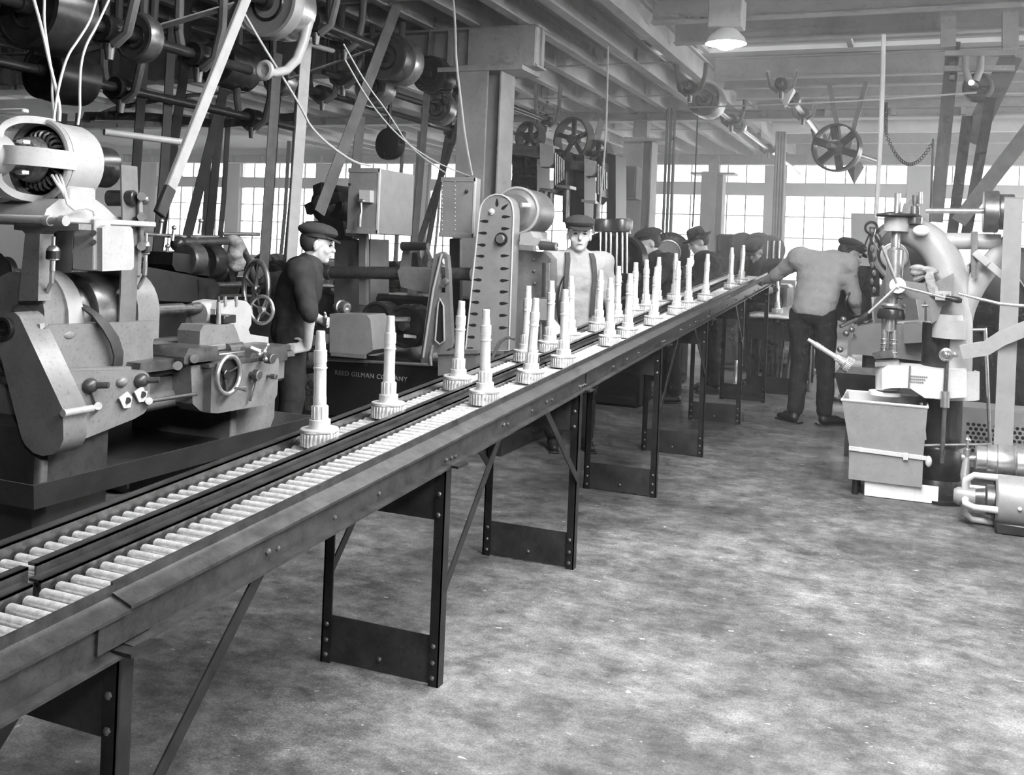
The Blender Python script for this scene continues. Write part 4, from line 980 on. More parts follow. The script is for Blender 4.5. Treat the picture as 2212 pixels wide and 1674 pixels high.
# ------------------------------------------------------------------ chip hopper in front of the drill
a = on_z(1843, 1042, .06); b2 = on_z(2010, 1062, .06)
hp = thing('chip_hopper', 'flared grey sheet-metal chip hopper in front of the drill press', 'hopper', (-.1, 6.6, 0))
yh0 = 6.56
zb = on_y(1838, 1035, yh0).z; zm = on_y(1838, 968, yh0).z; zt = on_y(1820, 862, yh0).z
xb0, xb1 = on_y(1834, 1000, yh0).x, on_y(1994, 1000, yh0).x; xt0, xt1 = on_y(1819, 862, yh0).x, on_y(2004, 880, yh0).x
yb1, yt1 = yh0 + .36, yh0 + .46
B().prism([(xb0, yh0, zb), (xb1, yh0, zb), (xb1, yh0, zm), (xb0, yh0, zm)], (0, yb1 - yh0, 0)).obj('bin_body', 'sheet_metal', hp)
t_ = .008
vs_ = [(xb0, yh0, zm), (xb1, yh0, zm), (xb1, yb1, zm), (xb0, yb1, zm), (xt0, yh0 - .03, zt), (xt1, yh0 - .03, zt), (xt1, yt1, zt), (xt0, yt1, zt)]
vi = [(x + (t_ if x < -.1 else -t_), y + (t_ if y < 6.7 else -t_), z + (.01 if i < 4 else 0)) for i, (x, y, z) in enumerate(vs_)]
bb = B(); bb.add(vs_ + vi, [(0, 1, 5, 4), (1, 2, 6, 5), (2, 3, 7, 6), (3, 0, 4, 7), (8, 12, 13, 9), (9, 13, 14, 10), (10, 14, 15, 11), (11, 15, 12, 8), (4, 5, 13, 12), (5, 6, 14, 13), (6, 7, 15, 14), (7, 4, 12, 15), (8, 9, 10, 11), (0, 3, 2, 1)])
bb.obj('flared_hood', 'sheet_metal', hp)
B().tube([vs_[4], vs_[5], vs_[6], vs_[7]], .009, 6, True).obj('hood_rim', 'sheet_light', hp)
B().bar((xb0 - .005, yh0 - .006, zm), (xb1 + .02, yh0 - .006, zm - .012), .028, .012, (0, 0, 1), .003).obj('band', 'sheet_light', hp)
B().bar((xb1 - .10, yh0 - .014, zm + .01), (xb1 - .10, yh0 - .014, zm - .035), .03, .01, (1, 0, 0), .002).obj('latch', 'sheet_light', hp)
B().ball((xb1 + .03, yh0, zm - .03), (.02, .015, .035)).obj('latch_tab', 'sheet_light', hp)
for q in ((xb0 + .04, yh0 + .05), (xb1 - .04, yh0 + .05), (xb0 + .04, yb1 - .05), (xb1 - .04, yb1 - .05)): B().cyl((q[0], q[1], 0), (q[0], q[1], zb + .005), .02, None, 12).obj('hopper_foot', 'iron_black', hp)
p0, p1 = on_z(1866, 1072), on_z(2026, 1091)
sk = B().bar(p0 + V((0, .02, .055)), p1 + V((0, .02, .055)), .105, .022, (0, 0, 1), .003).obj('skid_board', 'white_board')
tag(sk, 'pale wooden board lying on edge under the chip hopper', 'board')
# ================================================================== people
def cap_(b, p0, p1, r0, r1=None, n=12):
    r1 = r0 if r1 is None else r1; p0, p1 = V(p0), V(p1); L = (p1 - p0).length
    if L < 1e-4: return b.ball(p0, r0, n, 8)
    pr = [(0, -r0)] + [(r0 * cos(a), r0 * sin(a)) for a in (-1.2, -.8, -.4, 0)] + [(r1 * cos(a), L + r1 * sin(a)) for a in (0, .4, .8, 1.2)] + [(0, L + r1)]
    return b.rev(p0, p1 - p0, pr, n)
CLOTH = bpy.data.textures.new('cloth_folds', 'CLOUDS'); CLOTH.noise_scale = .09; CLOTH.noise_depth = 2
def fuse(o, vox, it=4, folds=0.0):
    m = o.modifiers.new('Remesh', 'REMESH'); m.mode = 'VOXEL'; m.voxel_size = vox; m.use_smooth_shade = True
    s_ = o.modifiers.new('Smooth', 'SMOOTH'); s_.factor = .5; s_.iterations = it
    if folds:
        d = o.modifiers.new('Folds', 'DISPLACE'); d.texture = CLOTH; d.texture_coords = 'LOCAL'; d.strength = folds; d.mid_level = .5
    return o
class Fig:
    def __init__(s, label, loc, face, hs=1.0, vox=.009):
        s.root = thing('person', label, 'person', loc); s.o = V(loc); f = V((face[0], face[1], 0)).normalized()
        s.R = Matrix((V((f.y, -f.x, 0)), f, V((0, 0, 1)))).transposed(); s.k = hs; s.vox = vox
    def w(s, p): return s.o + s.R @ (V(p) * s.k)
    def Rm(s, extra=None): return s.R @ extra if extra is not None else s.R
def hand(b, F, wrist, d, palm_n, r=1.0, curl=.5):
    """palm and five separate bent fingers; d points along the hand, palm_n out of the palm (local axes)"""
    w = V(wrist); d = V(d).normalized(); n = V(palm_n); n = (n - d * n.dot(d)).normalized(); s = d.cross(n).normalized()
    k = F.k
    for t in (-.026, -.009, .009, .026): cap_(b, F.w(w + s * t * .6), F.w(w + d * .085 + s * t), .017 * k, .013 * k, 8)
    for t, L in ((-.031, .070), (-.011, .080), (.010, .076), (.030, .060)):
        p0 = w + d * .088 + s * t; d1 = (d + n * curl * .6).normalized(); p1 = p0 + d1 * L * .45
        d2 = (d + n * curl * 1.6).normalized(); p2 = p1 + d2 * L * .55
        cap_(b, F.w(p0), F.w(p1), .0095 * k, .0088 * k, 8); cap_(b, F.w(p1), F.w(p2), .0088 * k, .0075 * k, 8)
    p0 = w + d * .025 - s * .030; p1 = p0 + (d * .7 - s * .75 + n * .3).normalized() * .042; p2 = p1 + (d * .95 - s * .2 + n * .45).normalized() * .034
    cap_(b, F.w(p0), F.w(p1), .014 * k, .011 * k, 8); cap_(b, F.w(p1), F.w(p2), .011 * k, .009 * k, 8)
def person(label, loc, face, J, hs=1.0, shirt='shirt_dark', pants='trousers', hat='cap', skin='skin', sleeve=1.0, vox=.009, braces=False, collar=True, hatmat='felt', hand_mat=None, loose=.016, hz=1.0):
    """J: joints in the person's own axes (x right, y forward, z up, metres before scaling)"""
    F = Fig(label, loc, face, hs, vox); w = F.w; k = hs
    pel, che, nek, hed = V(J['pelvis']), V(J['chest']), V(J['neck']), V(J['head'])
    body = B()
    # head: skull, jaw, nose, brow, ears; hd = where the face points
    hd = V(J.get('look', (0, 1, 0))).normalized(); hu = V(J.get('head_up', (0, 0, 1))); hu = (hu - hd * hu.dot(hd)).normalized(); hr = hd.cross(hu).normalized()
    HR = Matrix((hr, hd, hu)).transposed()
    K0 = k; k = k * hz
    def hp_(x, y, z): return w(hed + HR @ V((x * hz, y * hz, z * hz)))
    HRw = F.R @ HR
    body.ball(hp_(0, -.012, .028), (.076 * k, .094 * k, .098 * k), 18, 12, HRw)
    body.ball(hp_(0, .022, -.035), (.062 * k, .070 * k, .086 * k), 16, 10, HRw)
    body.ball(hp_(0, .062, -.092), (.030 * k, .028 * k, .024 * k), 10, 8, HRw)
    for sx_ in (-1, 1):
        body.ball(hp_(.079 * sx_, -.012, -.012), (.010 * k, .021 * k, .034 * k), 10, 8, HRw)
        body.ball(hp_(.040 * sx_, .055, -.030), (.026 * k, .026 * k, .028 * k), 10, 8, HRw)
        body.ball(hp_(.032 * sx_, .083, .026), (.026 * k, .012 * k, .010 * k), 8, 6, HRw)
    cap_(body, hp_(0, .088, .012), hp_(0, .108, -.026), .010 * k, .015 * k, 10)
    body.ball(hp_(0, .083, -.058), (.026 * k, .012 * k, .007 * k), 10, 6, HRw); body.ball(hp_(0, .081, -.070), (.022 * k, .012 * k, .008 * k), 10, 6, HRw)
    cap_(body, w(nek - V((0, 0, .06))), w(hed + HR @ V((0, -.015, -.06))), .062 * k, .056 * k)
    k = K0
    # trunk and limbs
    def trunk(b, g):
        for t, rx, ry in ((0, .150, .105), (.25, .145, .105), (.5, .150, .110), (.8, .170, .115), (1, .175, .112)):
            p = lerp(pel, che, t); b.ball(w(p), ((rx + g) * k, (ry + g) * k, .12 * k), 18, 10, F.R)
        for sx_, sh in ((-1, J['shoulder_l']), (1, J['shoulder_r'])): cap_(b, w(che + V((0, 0, .04))), w(V(sh)), (.085 + g) * k, (.066 + g) * k)
        cap_(b, w(che + V((0, 0, .02))), w(nek - V((0, 0, .045))), (.10 + g) * k, (.068 + g) * k)
    trunk(body, 0)
    for sd in 'lr':
        sh, el, wr_ = V(J['shoulder_' + sd]), V(J['elbow_' + sd]), V(J['wrist_' + sd])
        cap_(body, w(sh), w(el), .050 * k, .041 * k); cap_(body, w(el), w(wr_), .042 * k, .027 * k)
        dh = V(J.get('hand_' + sd, tuple(wr_ - el))); hand(body, F, wr_, dh, V(J.get('palm_' + sd, (-1 if sd == 'r' else 1, 0, 0))), 1, J.get('curl', .5))
        hi, kn, an = V(J['hip_' + sd]), V(J['knee_' + sd]), V(J['ankle_' + sd])
        cap_(body, w(hi), w(kn), .082 * k, .056 * k); cap_(body, w(kn), w(an), .056 * k, .038 * k)
    fuse(body.obj('body', skin, F.root), vox)
    k = K0 * hz
    # eyes, brows, mouth line
    for sx_ in (-1, 1):
        B().ball(hp_(.032 * sx_, .080, .006), (.013 * k, .010 * k, .006 * k), 10, 6, HRw).obj('eye', 'eye', F.root)
        B().ball(hp_(.033 * sx_, .090, .026), (.020 * k, .006 * k, .004 * k), 8, 6, HRw).obj('eyebrow', 'hair', F.root)
    B().ball(hp_(0, .0945, -.0635), (.024 * k, .005 * k, .0022 * k), 10, 6, HRw).obj('mouth', 'skin_oily', F.root)
    h_ = B().ball(hp_(0, -.030, .022), (.080 * k, .088 * k, .090 * k), 18, 10, HRw).obj('hair', 'hair', F.root)
    k = K0
    # clothes
    sb_ = B(); trunk(sb_, loose + .012)
    for sd in 'lr':
        sh, el, wr_ = V(J['shoulder_' + sd]), V(J['elbow_' + sd]), V(J['wrist_' + sd])
        cap_(sb_, w(sh), w(el), .066 * k + loose * .5, .056 * k + loose * .3)
        if sleeve > .5: cap_(sb_, w(el), w(lerp(el, wr_, sleeve)), .056 * k, .040 * k)
    sb_.ball(w(lerp(pel, che, .30)), ((.165 + loose) * k, (.125 + loose) * k, .075 * k), 18, 8, F.R)
    fuse(sb_.obj('shirt', shirt, F.root), .014, 26, .020)
    pb = B()
    for t, rx, ry in ((-.12, .165, .125), (0, .166, .122), (.16, .160, .118)):
        p = lerp(pel, che, t); pb.ball(w(p), (rx * k, ry * k, .10 * k), 18, 10, F.R)
    for sd in 'lr':
        hi, kn, an = V(J['hip_' + sd]), V(J['knee_' + sd]), V(J['ankle_' + sd])
        cap_(pb, w(hi), w(kn), .104 * k, .082 * k); cap_(pb, w(kn), w(an + V((0, 0, .03))), .080 * k, .070 * k)
        tdir = V(J.get('toe_' + sd, (.12 if sd == 'r' else -.12, 1, 0))).normalized(); a0 = an
        shoe = B(); cap_(shoe, w((a0.x, a0.y - .03, .045)), w(V((a0.x, a0.y, .045)) + tdir * .10), .043 * k, .042 * k); cap_(shoe, w(V((a0.x, a0.y, .035)) + tdir * .10), w(V((a0.x, a0.y, .032)) + tdir * .17), .040 * k, .030 * k)
        cap_(shoe, w((a0.x, a0.y - .01, .06)), w((a0.x, a0.y - .01, .11)), .045 * k, .045 * k)
        so = fuse(shoe.obj('shoe', 'leather', F.root), .009)
        B().obox(w(V((a0.x, a0.y, .008)) + tdir * .065), (.075 * k, .27 * k, .016), F.R @ Matrix.Rotation(-math.atan2(tdir.x, tdir.y), 3, 'Z'), .006).obj('sole', 'leather', so)
    fuse(pb.obj('trousers', pants, F.root), .012, 4, .022)
    bl = B(); bp_ = lerp(pel, che, .18)
    bl.tube([w(bp_ + V((.163 * cos(a), .122 * sin(a), 0))) for a in [2 * PI * q / 28 for q in range(28)]], .015 * k, 6, True); bl.obj('belt', 'leather', F.root)
    if braces:
        for sx_ in (-1, 1):
            P = [bp_ + V((.10 * sx_, .125, .0)), lerp(pel, che, .55) + V((.10 * sx_, .137, 0)), che + V((.105 * sx_, .136, .0)), che + V((.095 * sx_, .115, .09)), che + V((.09 * sx_, .05, .135)), che + V((.085 * sx_, -.05, .125)), che + V((.05 * sx_, -.135, .0)), bp_ + V((.03 * sx_, -.132, 0))]
            P = [q + V((0, (loose + .010) * (1 if q.y > 0 else -1), .03 if q.z > che.z + .05 else 0)) for q in P]
            B().strip([w(q) for q in P], .034 * k, .006, F.R @ V((1, 0, 0))).obj('suspender', 'suspender', F.root)
    k = K0 * hz
    # headgear
    if hat in ('cap', 'flatcap'):
        ho = B().ball(hp_(0, -.012, .088), (.105 * k, .128 * k, .052 * k), 22, 10, HRw)
        ho.ball(hp_(0, .03, .080), (.098 * k, .09 * k, .036 * k), 18, 8, HRw)
        for a in (0,): ho.rev(hp_(0, -.010, .040), HRw @ V((0, 0, 1)), [(.088 * k, 0), (.094 * k, .004), (.096 * k, .04), (.085 * k, .05)], 24)
        co = ho.obj('flat_cap', hatmat, F.root)
        vb = B(); vis = [(.082 * cos(a), .045 + .098 * sin(a)) for a in [PI * q / 12 for q in range(13)]]
        vb.prism([hp_(x, y, .046 - .25 * max(0, y - .06)) for x, y in vis], HRw @ V((0, 0, .012 * k))); vb.obj('visor', hatmat, co)
    elif hat == 'fedora':
        co = B().rev(hp_(0, -.006, .045), HRw @ V((0, 0, 1)), [(.086 * k, 0), (.092 * k, .01), (.090 * k, .06), (.080 * k, .105), (.06 * k, .122), (.03 * k, .112), (0, .10)], 26).obj('hat_crown', hatmat, F.root)
        B().rev(hp_(0, -.002, .045), HRw @ V((0, 0, 1)), [(.085 * k, 0), (.14 * k, -.004), (.155 * k, .010), (.157 * k, .016), (.14 * k, .004), (.085 * k, .008)], 28).obj('hat_brim', hatmat, co)
        B().rev(hp_(0, -.006, .050), HRw @ V((0, 0, 1)), [(.0925 * k, 0), (.094 * k, .002), (.0935 * k, .026), (.092 * k, .028)], 26).obj('hat_band', 'leather', co)
    k = K0
    if collar:
        B().tube([w(nek + V((.072 * cos(a), .066 * sin(a) + .0, -.028 - .022 * sin(a)))) for a in [2 * PI * q / 20 for q in range(20)]], .021 * k, 6, True).obj('collar', shirt, F.root)
    return F.root
STAND = dict(pelvis=(0, 0, .95), chest=(0, .02, 1.30), neck=(0, .03, 1.47), head=(0, .07, 1.60), shoulder_l=(-.19, .01, 1.39), shoulder_r=(.19, .01, 1.39),
    elbow_l=(-.25, -.02, 1.10), elbow_r=(.25, -.02, 1.10), wrist_l=(-.24, .12, .88), wrist_r=(.24, .12, .88),
    hip_l=(-.10, 0, .92), hip_r=(.10, 0, .92), knee_l=(-.11, .02, .50), knee_r=(.11, .02, .50), ankle_l=(-.12, -.01, .09), ankle_r=(.12, -.01, .09))
def pose(**kw): d = dict(STAND); d.update(kw); return d
p = at(634, 600, 6.25)
person('workman in dark clothes and flat cap, hand on hip, in profile beside the grey lathe', (p.x, p.y, 0), (.80, .60), pose(
    chest=(0, .05, 1.27), neck=(0, .09, 1.42), head=(0, .15, 1.53), look=(0, 1, -.12), shoulder_r=(.19, .04, 1.34), shoulder_l=(-.19, .04, 1.34),
    elbow_r=(.33, .10, 1.08), wrist_r=(.235, .10, .86), hand_r=(-.1, -1, -.15), palm_r=(-1, 0, -.2), elbow_l=(-.26, .06, 1.08), wrist_l=(-.12, .22, 1.0), hand_l=(1, .3, 0), palm_l=(0, -1, 0)),
    .94, 'shirt_dark', 'trousers', 'cap', 'skin', .4, .007, loose=.03, hz=1.06)
p = at(1246, 540, 7.3)
person('workman in light shirt with dark suspenders facing the camera behind the conveyor', (p.x, p.y, 0), (.50, -.87), pose(
    look=(.12, 1, 0), elbow_l=(-.28, .02, 1.10), wrist_l=(-.22, .20, .93), elbow_r=(.28, .04, 1.10), wrist_r=(.20, .24, .95), palm_l=(.3, 0, -1), palm_r=(-.3, 0, -1)),
    .99, 'shirt_light', 'trousers', 'cap', 'skin', .55, .008, True, loose=.03, hz=1.08)
p = at(1458, 560, 9.9)
person('workman in dark jacket and flat cap bending left over the conveyor\'s far side', (p.x, p.y, 0), (-.86, -.50), pose(
    chest=(0, .12, 1.27), neck=(0, .20, 1.42), head=(0, .27, 1.53), look=(0, 1, -.25), shoulder_l=(-.19, .12, 1.35), shoulder_r=(.19, .12, 1.35),
    elbow_l=(-.24, .28, 1.10), wrist_l=(-.16, .48, 1.02), elbow_r=(.24, .28, 1.10), wrist_r=(.16, .48, 1.02), palm_l=(0, 0, -1), palm_r=(0, 0, -1)),
    1.03, 'jacket', 'trousers', 'cap', 'skin', 1.0, .010, loose=.03, hz=1.08)
p = at(1546, 560, 10.7)
person('workman in dark jacket and brimmed felt hat looking down to the left', (p.x, p.y, 0), (-.90, -.42), pose(
    chest=(0, .08, 1.29), neck=(0, .13, 1.45), head=(0, .19, 1.57), look=(0, 1, -.45), shoulder_l=(-.19, .08, 1.38), shoulder_r=(.19, .08, 1.38),
    elbow_l=(-.25, .22, 1.13), wrist_l=(-.15, .42, 1.08), elbow_r=(.25, .22, 1.13), wrist_r=(.15, .42, 1.08), palm_l=(0, 0, -1), palm_r=(0, 0, -1)),
    1.03, 'jacket', 'trousers', 'fedora', 'skin', 1.0, .010, loose=.03, hz=1.05)
p = at(1656, 560, 11.4)
person('workman in dark cap and apron bending at the conveyor\'s far end', (p.x, p.y, 0), (-.35, -.94), pose(
    chest=(0, .12, 1.26), neck=(0, .20, 1.41), head=(0, .28, 1.50), look=(0, 1, -.6), shoulder_l=(-.19, .12, 1.34), shoulder_r=(.19, .12, 1.34),
    elbow_l=(-.25, .26, 1.10), wrist_l=(-.14, .46, 1.06), elbow_r=(.25, .26, 1.10), wrist_r=(.14, .46, 1.06), palm_l=(0, 0, -1), palm_r=(0, 0, -1)),
    1.03, 'shirt_dark', 'trousers', 'cap', 'skin_oily', .5, .011, loose=.03)
# the man seen from behind: leans to his right over the shaper, left arm stretched to the conveyor
p0, p1 = on_z(1712, 915), on_z(1757, 917)
pm = (p0 + p1) / 2
person('workman in pale shirt seen from behind, left arm reaching to the conveyor', (pm.x + .02, pm.y + .05, 0), (.18, .98), pose(
    pelvis=(.02, .02, .97), chest=(.05, .14, 1.30), neck=(.11, .24, 1.43), head=(.22, .36, 1.45), look=(.85, .5, -.35), head_up=(.35, .25, .8),
    shoulder_l=(-.15, .12, 1.40), shoulder_r=(.24, .16, 1.36), elbow_l=(-.38, .22, 1.24), wrist_l=(-.56, .34, 1.16), hand_l=(-1, .3, 0), palm_l=(0, 0, -1),
    elbow_r=(.32, .18, 1.06), wrist_r=(.33, .30, .90), hand_r=(.1, .8, -.4), palm_r=(-1, 0, 0), hip_l=(-.08, .02, .93), hip_r=(.12, .02, .93), knee_l=(-.08, .03, .5), knee_r=(.13, .06, .5),
    ankle_l=(-.09, -.02, .09), ankle_r=(.14, .05, .09), toe_l=(-.9, .45, 0), toe_r=(.75, .65, 0)),
    1.06, 'shirt_light', 'trousers', 'cap', 'skin', .75, .009, loose=.032)
# ================================================================== overhead line shafts, pulleys, belts
def pulley(b_, c, d, R, L, crown=.012, ri=None):
    return b_.rev(V(c), d, [(0, .02), (R * .25, .02), (R * .88, .014), (R * .90, 0), (R, .004), (R + crown, L / 2), (R, L - .004), (R * .9, L), (0, L)], 40)
def shaft_set(label, p0, p1, r, pulleys, hangers, matn='steel_dark', group='overhead line shafts'):
    p0, p1 = V(p0), V(p1); d = (p1 - p0).normalized()
    t = thing('line_shaft', label, 'line shaft', tuple(p0), group)
    B().cyl(p0, p1, r, None, 16).obj('shaft', 'iron_oily', t)
    for (s_, R, L, m) in pulleys:
        o = pulley(B(), p0 + d * s_, d, R, L).obj('pulley', m, t)
        B().rev(p0 + d * (s_ - .04), d, [(0, 0), (R * .22, 0), (R * .24, .05), (0, .06)], 18).obj('pulley_hub', 'iron_oily', o)
        B().rev(p0 + d * s_, d, [(R * .45, .012), (R * .52, .008), (R * .55, .016)], 30).obj('pulley_web', 'iron_oily', o)
    for s_ in hangers:
        q = p0 + d * s_; n_ = d.cross(V((0, 0, 1))).normalized()
        o = B().rev(q - d * .06, d, [(r, 0), (r + .035, 0), (r + .035, .12), (r, .12)], 18).obj('bearing', 'iron_oily', t)
        for sg in (-1, 1):
            B().tube([V((q.x, q.y, 3.49)) + n_ * .16 * sg, q + n_ * .15 * sg + V((0, 0, .14)), q + n_ * .11 * sg + V((0, 0, -.02)), q + n_ * .03 * sg - V((0, 0, .07))], [.03, .026, .026, .03], 8).obj('hanger_leg', 'paint_dark', o)
        B().cyl(q - V((0, 0, .07)), q - V((0, 0, .15)), .03, .02, 12).obj('oil_reservoir', 'steel_dark', o)
    return t
A_ = lambda px, py, X: on_x(px, py, X)
# shaft above the grey lathe with its big drums
c1 = on_x(95, 22, -3.75)
shaft_set('line shaft with a large dark drum at the upper left corner', (c1.x, c1.y - .35, c1.z), (c1.x, c1.y + 1.5, c1.z), .03, [(.25, .195, .24, 'iron_oily'), (.9, .12, .1, 'steel_dark')], (.75, 1.4))
cb = on_x(585, 8, -3.75)
shaft_set('short shaft with the pale two-step pulley at the top edge', (cb.x, cb.y - .3, cb.z), (cb.x, cb.y + 1.2, cb.z), .03, [(.25, .215, .10, 'sheet_metal'), (.36, .19, .16, 'steel')], (.8,))
c2 = on_x(120, 160, -4.6)
shaft_set('lower dark line shaft with a broad drum behind the hanging wires', (c2.x, c2.y - .4, c2.z), (c2.x, c2.y + 2.4, c2.z), .03, [(.3, .155, .30, 'iron_oily')], (.9, 2.2))
c3 = on_x(470, 135, -4.8)
shaft_set('line shaft with a shiny drum above the dark lathes', (c3.x, 4.6, c3.z), (c3.x, 11.0, c3.z), .03, [(c3.y - 4.6 - .02, .165, .34, 'steel_dark'), (c3.y - 4.6 + .7, .12, .14, 'steel')], (.4, 2.6, 5.2))
c4 = on_x(838, 125, -4.25)
shaft_set('line shaft with bright and dark pulleys left of the wide column', (c4.x, 6.2, c4.z), (c4.x, 12.5, c4.z), .03, [(c4.y - 6.2 - .05, .20, .16, 'steel_dark'), (c4.y - 6.2 + .12, .205, .16, 'steel'), (c4.y - 6.2 + .75, .17, .25, 'iron_oily'), (c4.y - 6.2 + 2.2, .17, .2, 'steel')], (.45, 2.7, 5.0))
c5 = on_x(805, 190, -4.6)
shaft_set('short countershaft with one polished pulley beneath the bright pulleys', (c5.x, 6.9, c5.z), (c5.x, 9.6, c5.z), .025, [(c5.y - 6.9 - .05, .16, .2, 'steel')], (.3, 2.2))
c6 = on_x(950, 235, -4.6)
shaft_set('countershaft with a small polished pulley close to the wide column', (c6.x, 7.6, c6.z), (c6.x, 11.5, c6.z), .025, [(c6.y - 7.6 - .1, .17, .16, 'steel'), (c6.y - 7.6 + 1.2, .15, .2, 'iron_oily')], (.3, 2.6))
c7 = on_x(1485, 185, -2.3)
shaft_set('line shaft with a bright drum above the aisle of men', (c7.x, c7.y - .1, c7.z), (c7.x, 20.5, c7.z), .035, [(.95, .19, .34, 'steel_dark'), (3.2, .10, .12, 'steel')], (.25, 2.7, 6.0))
c8 = on_x(1690, 185, -1.45)
shaft_set('line shaft leading to the six-spoked pulley', (c8.x, c8.y - .3, c8.z), (c8.x, 19.0, c8.z), .035, [(1.1, .10, .14, 'steel_dark')], (.25, 2.4, 5.0))
# the hollow six-spoked pulley
c9 = on_x(1803, 318, -.92)
sp6 = thing('spoked_pulley', 'large six-spoked iron pulley hanging below the ceiling at the right', 'pulley', tuple(c9))
Rq = .265
B().rev(c9, (.25, 1, 0), [(Rq - .02, 0), (Rq, 0), (Rq + .006, .07), (Rq, .14), (Rq - .02, .14), (Rq - .025, .07), (Rq - .02, 0)], 48).obj('rim', 'iron_oily', sp6)
x_, y_, z_ = frame((.25, 1, 0))
for k in range(6):
    a = 2 * PI * k / 6 + .35; u = x_ * cos(a) + y_ * sin(a)
    B().bar(c9 + z_ * .07 + u * .06, c9 + z_ * .07 + u * (Rq - .015), .085, .03, u.cross(z_), .01).obj('spoke', 'iron_oily', sp6)
B().rev(c9, (.25, 1, 0), [(0, -.02), (.05, -.02), (.085, .0), (.085, .14), (.05, .16), (0, .16)], 24).obj('hub', 'iron_oily', sp6)
B().cyl(c9 - z_ * .2, c9 + z_ * 1.5, .03, None, 14).obj('axle', 'steel_dark', sp6)
for sg in (-1, 1): B().bar(c9 + z_ * .35 + V((.2 * sg, 0, 3.5 - c9.z)), c9 + z_ * .35 + V((.03 * sg, 0, .0)), .05, .05, (0, 1, 0)).obj('hanger_leg', 'paint_dark', sp6)
gp = on_y(1846, 380, c9.y + .5); B().rev(gp, (0, 0, 1), [(0, -.10), (.10, .10), (.06, .16), (0, .16)], 4).obj('drip_cup', 'paint_dark', sp6)
dc = on_x(1697, 215, -1.45)
tag(B().rev(dc, (0, 0, 1), [(0, -.10), (.13, .09), (.13, .11), (0, .11)], 4, .78).obj('drip_cup', 'sheet_light'), 'pale pyramid drip cup under the shaft bearing', 'drip cup')

# ------------------------------------------------------------------ belts, each one an object
def belt(label, pts, w, m, side=None, t=.008, group='leather drive belts', hang=False):
    P = [V(p) for p in pts]
    if hang: P.insert(0, V((P[0].x, P[0].y, max(3.50, P[0].z + .02))))
    o = B().strip(P, w, t, side or (0, 1, 0)).obj('drive_belt', m); return tag(o, label, 'belt', group)
def seg(px0, py0, px1, py1, X0, X1=None, n=6):
    a, b_ = on_x(px0, py0, X0), on_x(px1, py1, X1 if X1 is not None else X0); return [lerp(a, b_, k / n) for k in range(n + 1)]
belt('pale belt slanting across the upper left between two drums', seg(165, 112, 500, 12, -4.0, -3.6), .10, 'belt', (0, 1, .3))
belt('narrow grey belt with bright edge dropping beside the broad pale belt', seg(600, 115, 568, 600, -4.3), .085, 'belt', (.2, 1, 0))
belt('broad pale belt dropping from the top to the dark lathes', seg(668, 10, 624, 640, -4.0), .095, 'belt_light', (.2, 1, 0))
belt('long grey belt slanting from the ceiling behind the open motor', seg(866, -10, 690, 460, -4.2), .10, 'belt', (.3, 1, 0))
belt('dark slanting belt left of the pale pole\'s tip', seg(485, 190, 372, 640, -5.4), .085, 'belt_dark', (.3, 1, 0), hang=True)
belt('dark belt nearly upright behind the pale pole', seg(400, 140, 328, 640, -5.8), .085, 'belt_dark', (.3, 1, 0), hang=True)
belt('second dark slanting belt before the left windows', seg(498, 20, 424, 800, -5.6), .08, 'belt_dark', (.3, 1, 0), hang=True)
belt('grey belt running down left of the second cabinet', seg(936, 40, 872, 800, -4.3), .085, 'belt', (.25, 1, 0), hang=True)
belt('dark narrow belt slanting between the two control cabinets', seg(1046, 95, 868, 640, -4.7), .075, 'belt_dark', (.3, 1, 0), hang=True)
belt('dark belt slanting just left of the second cabinet', seg(992, 150, 905, 640, -4.9), .07, 'belt_dark', (.3, 1, 0))
belt('dark belt hanging in front of the first cabinet\'s post', seg(780, 250, 765, 400, -4.6), .10, 'belt', (.3, 1, 0))
belt('grey belt coming down to the tall vertical machine', seg(1300, 260, 1268, 380, -3.3), .10, 'belt', (.3, 1, 0))
belt('pale belt crossing from the polished pulley to the left', seg(620, 172, 800, 108, -4.6, -4.2), .09, 'belt', (0, 1, .3))
# the sagging dark belt across the left middle
P = [on_y(180, 262, 9.0), on_y(260, 232, 9.0), on_y(330, 218, 9.0), on_y(420, 205, 9.0), on_y(520, 198, 9.0)]
belt('dark horizontal cross belt under the left-hand ceiling', P, .16, 'belt_dark', (0, 1, 0))
P = [on_y(180, 250, 8.6), on_y(320, 252, 8.6), on_y(470, 268, 8.6), on_y(640, 252, 8.6)]
belt('sagging dark belt low under the left-hand ceiling', P, .10, 'belt_dark', (0, .4, 1))
# right-hand belts
def segy(px0, py0, px1, py1, Y0, Y1=None, n=6):
    a, b_ = on_y(px0, py0, Y0), on_y(px1, py1, Y1 if Y1 is not None else Y0); return [lerp(a, b_, k / n) for k in range(n + 1)]
belt('thick dark belt slanting down from the ceiling hanger at far right', segy(2186, 120, 2096, 308, 9.2), .17, 'belt', (1, 0, 0))
belt('dark belt dropping to the left of the ceiling hanger', segy(2060, 90, 2022, 480, 9.3), .11, 'belt', (1, 0, 0))
belt('left of the two long belts behind the drill press', segy(2090, 250, 2055, 520, 9.0), .085, 'belt_dark', (1, 0, 0))
belt('right of the two long belts behind the drill press', segy(2140, 210, 2085, 520, 9.0), .085, 'belt_dark', (1, 0, 0))
belt('short dark belt crossing at the right picture edge', segy(2240, 260, 2070, 480, 8.8), .12, 'belt', (1, 0, 0))
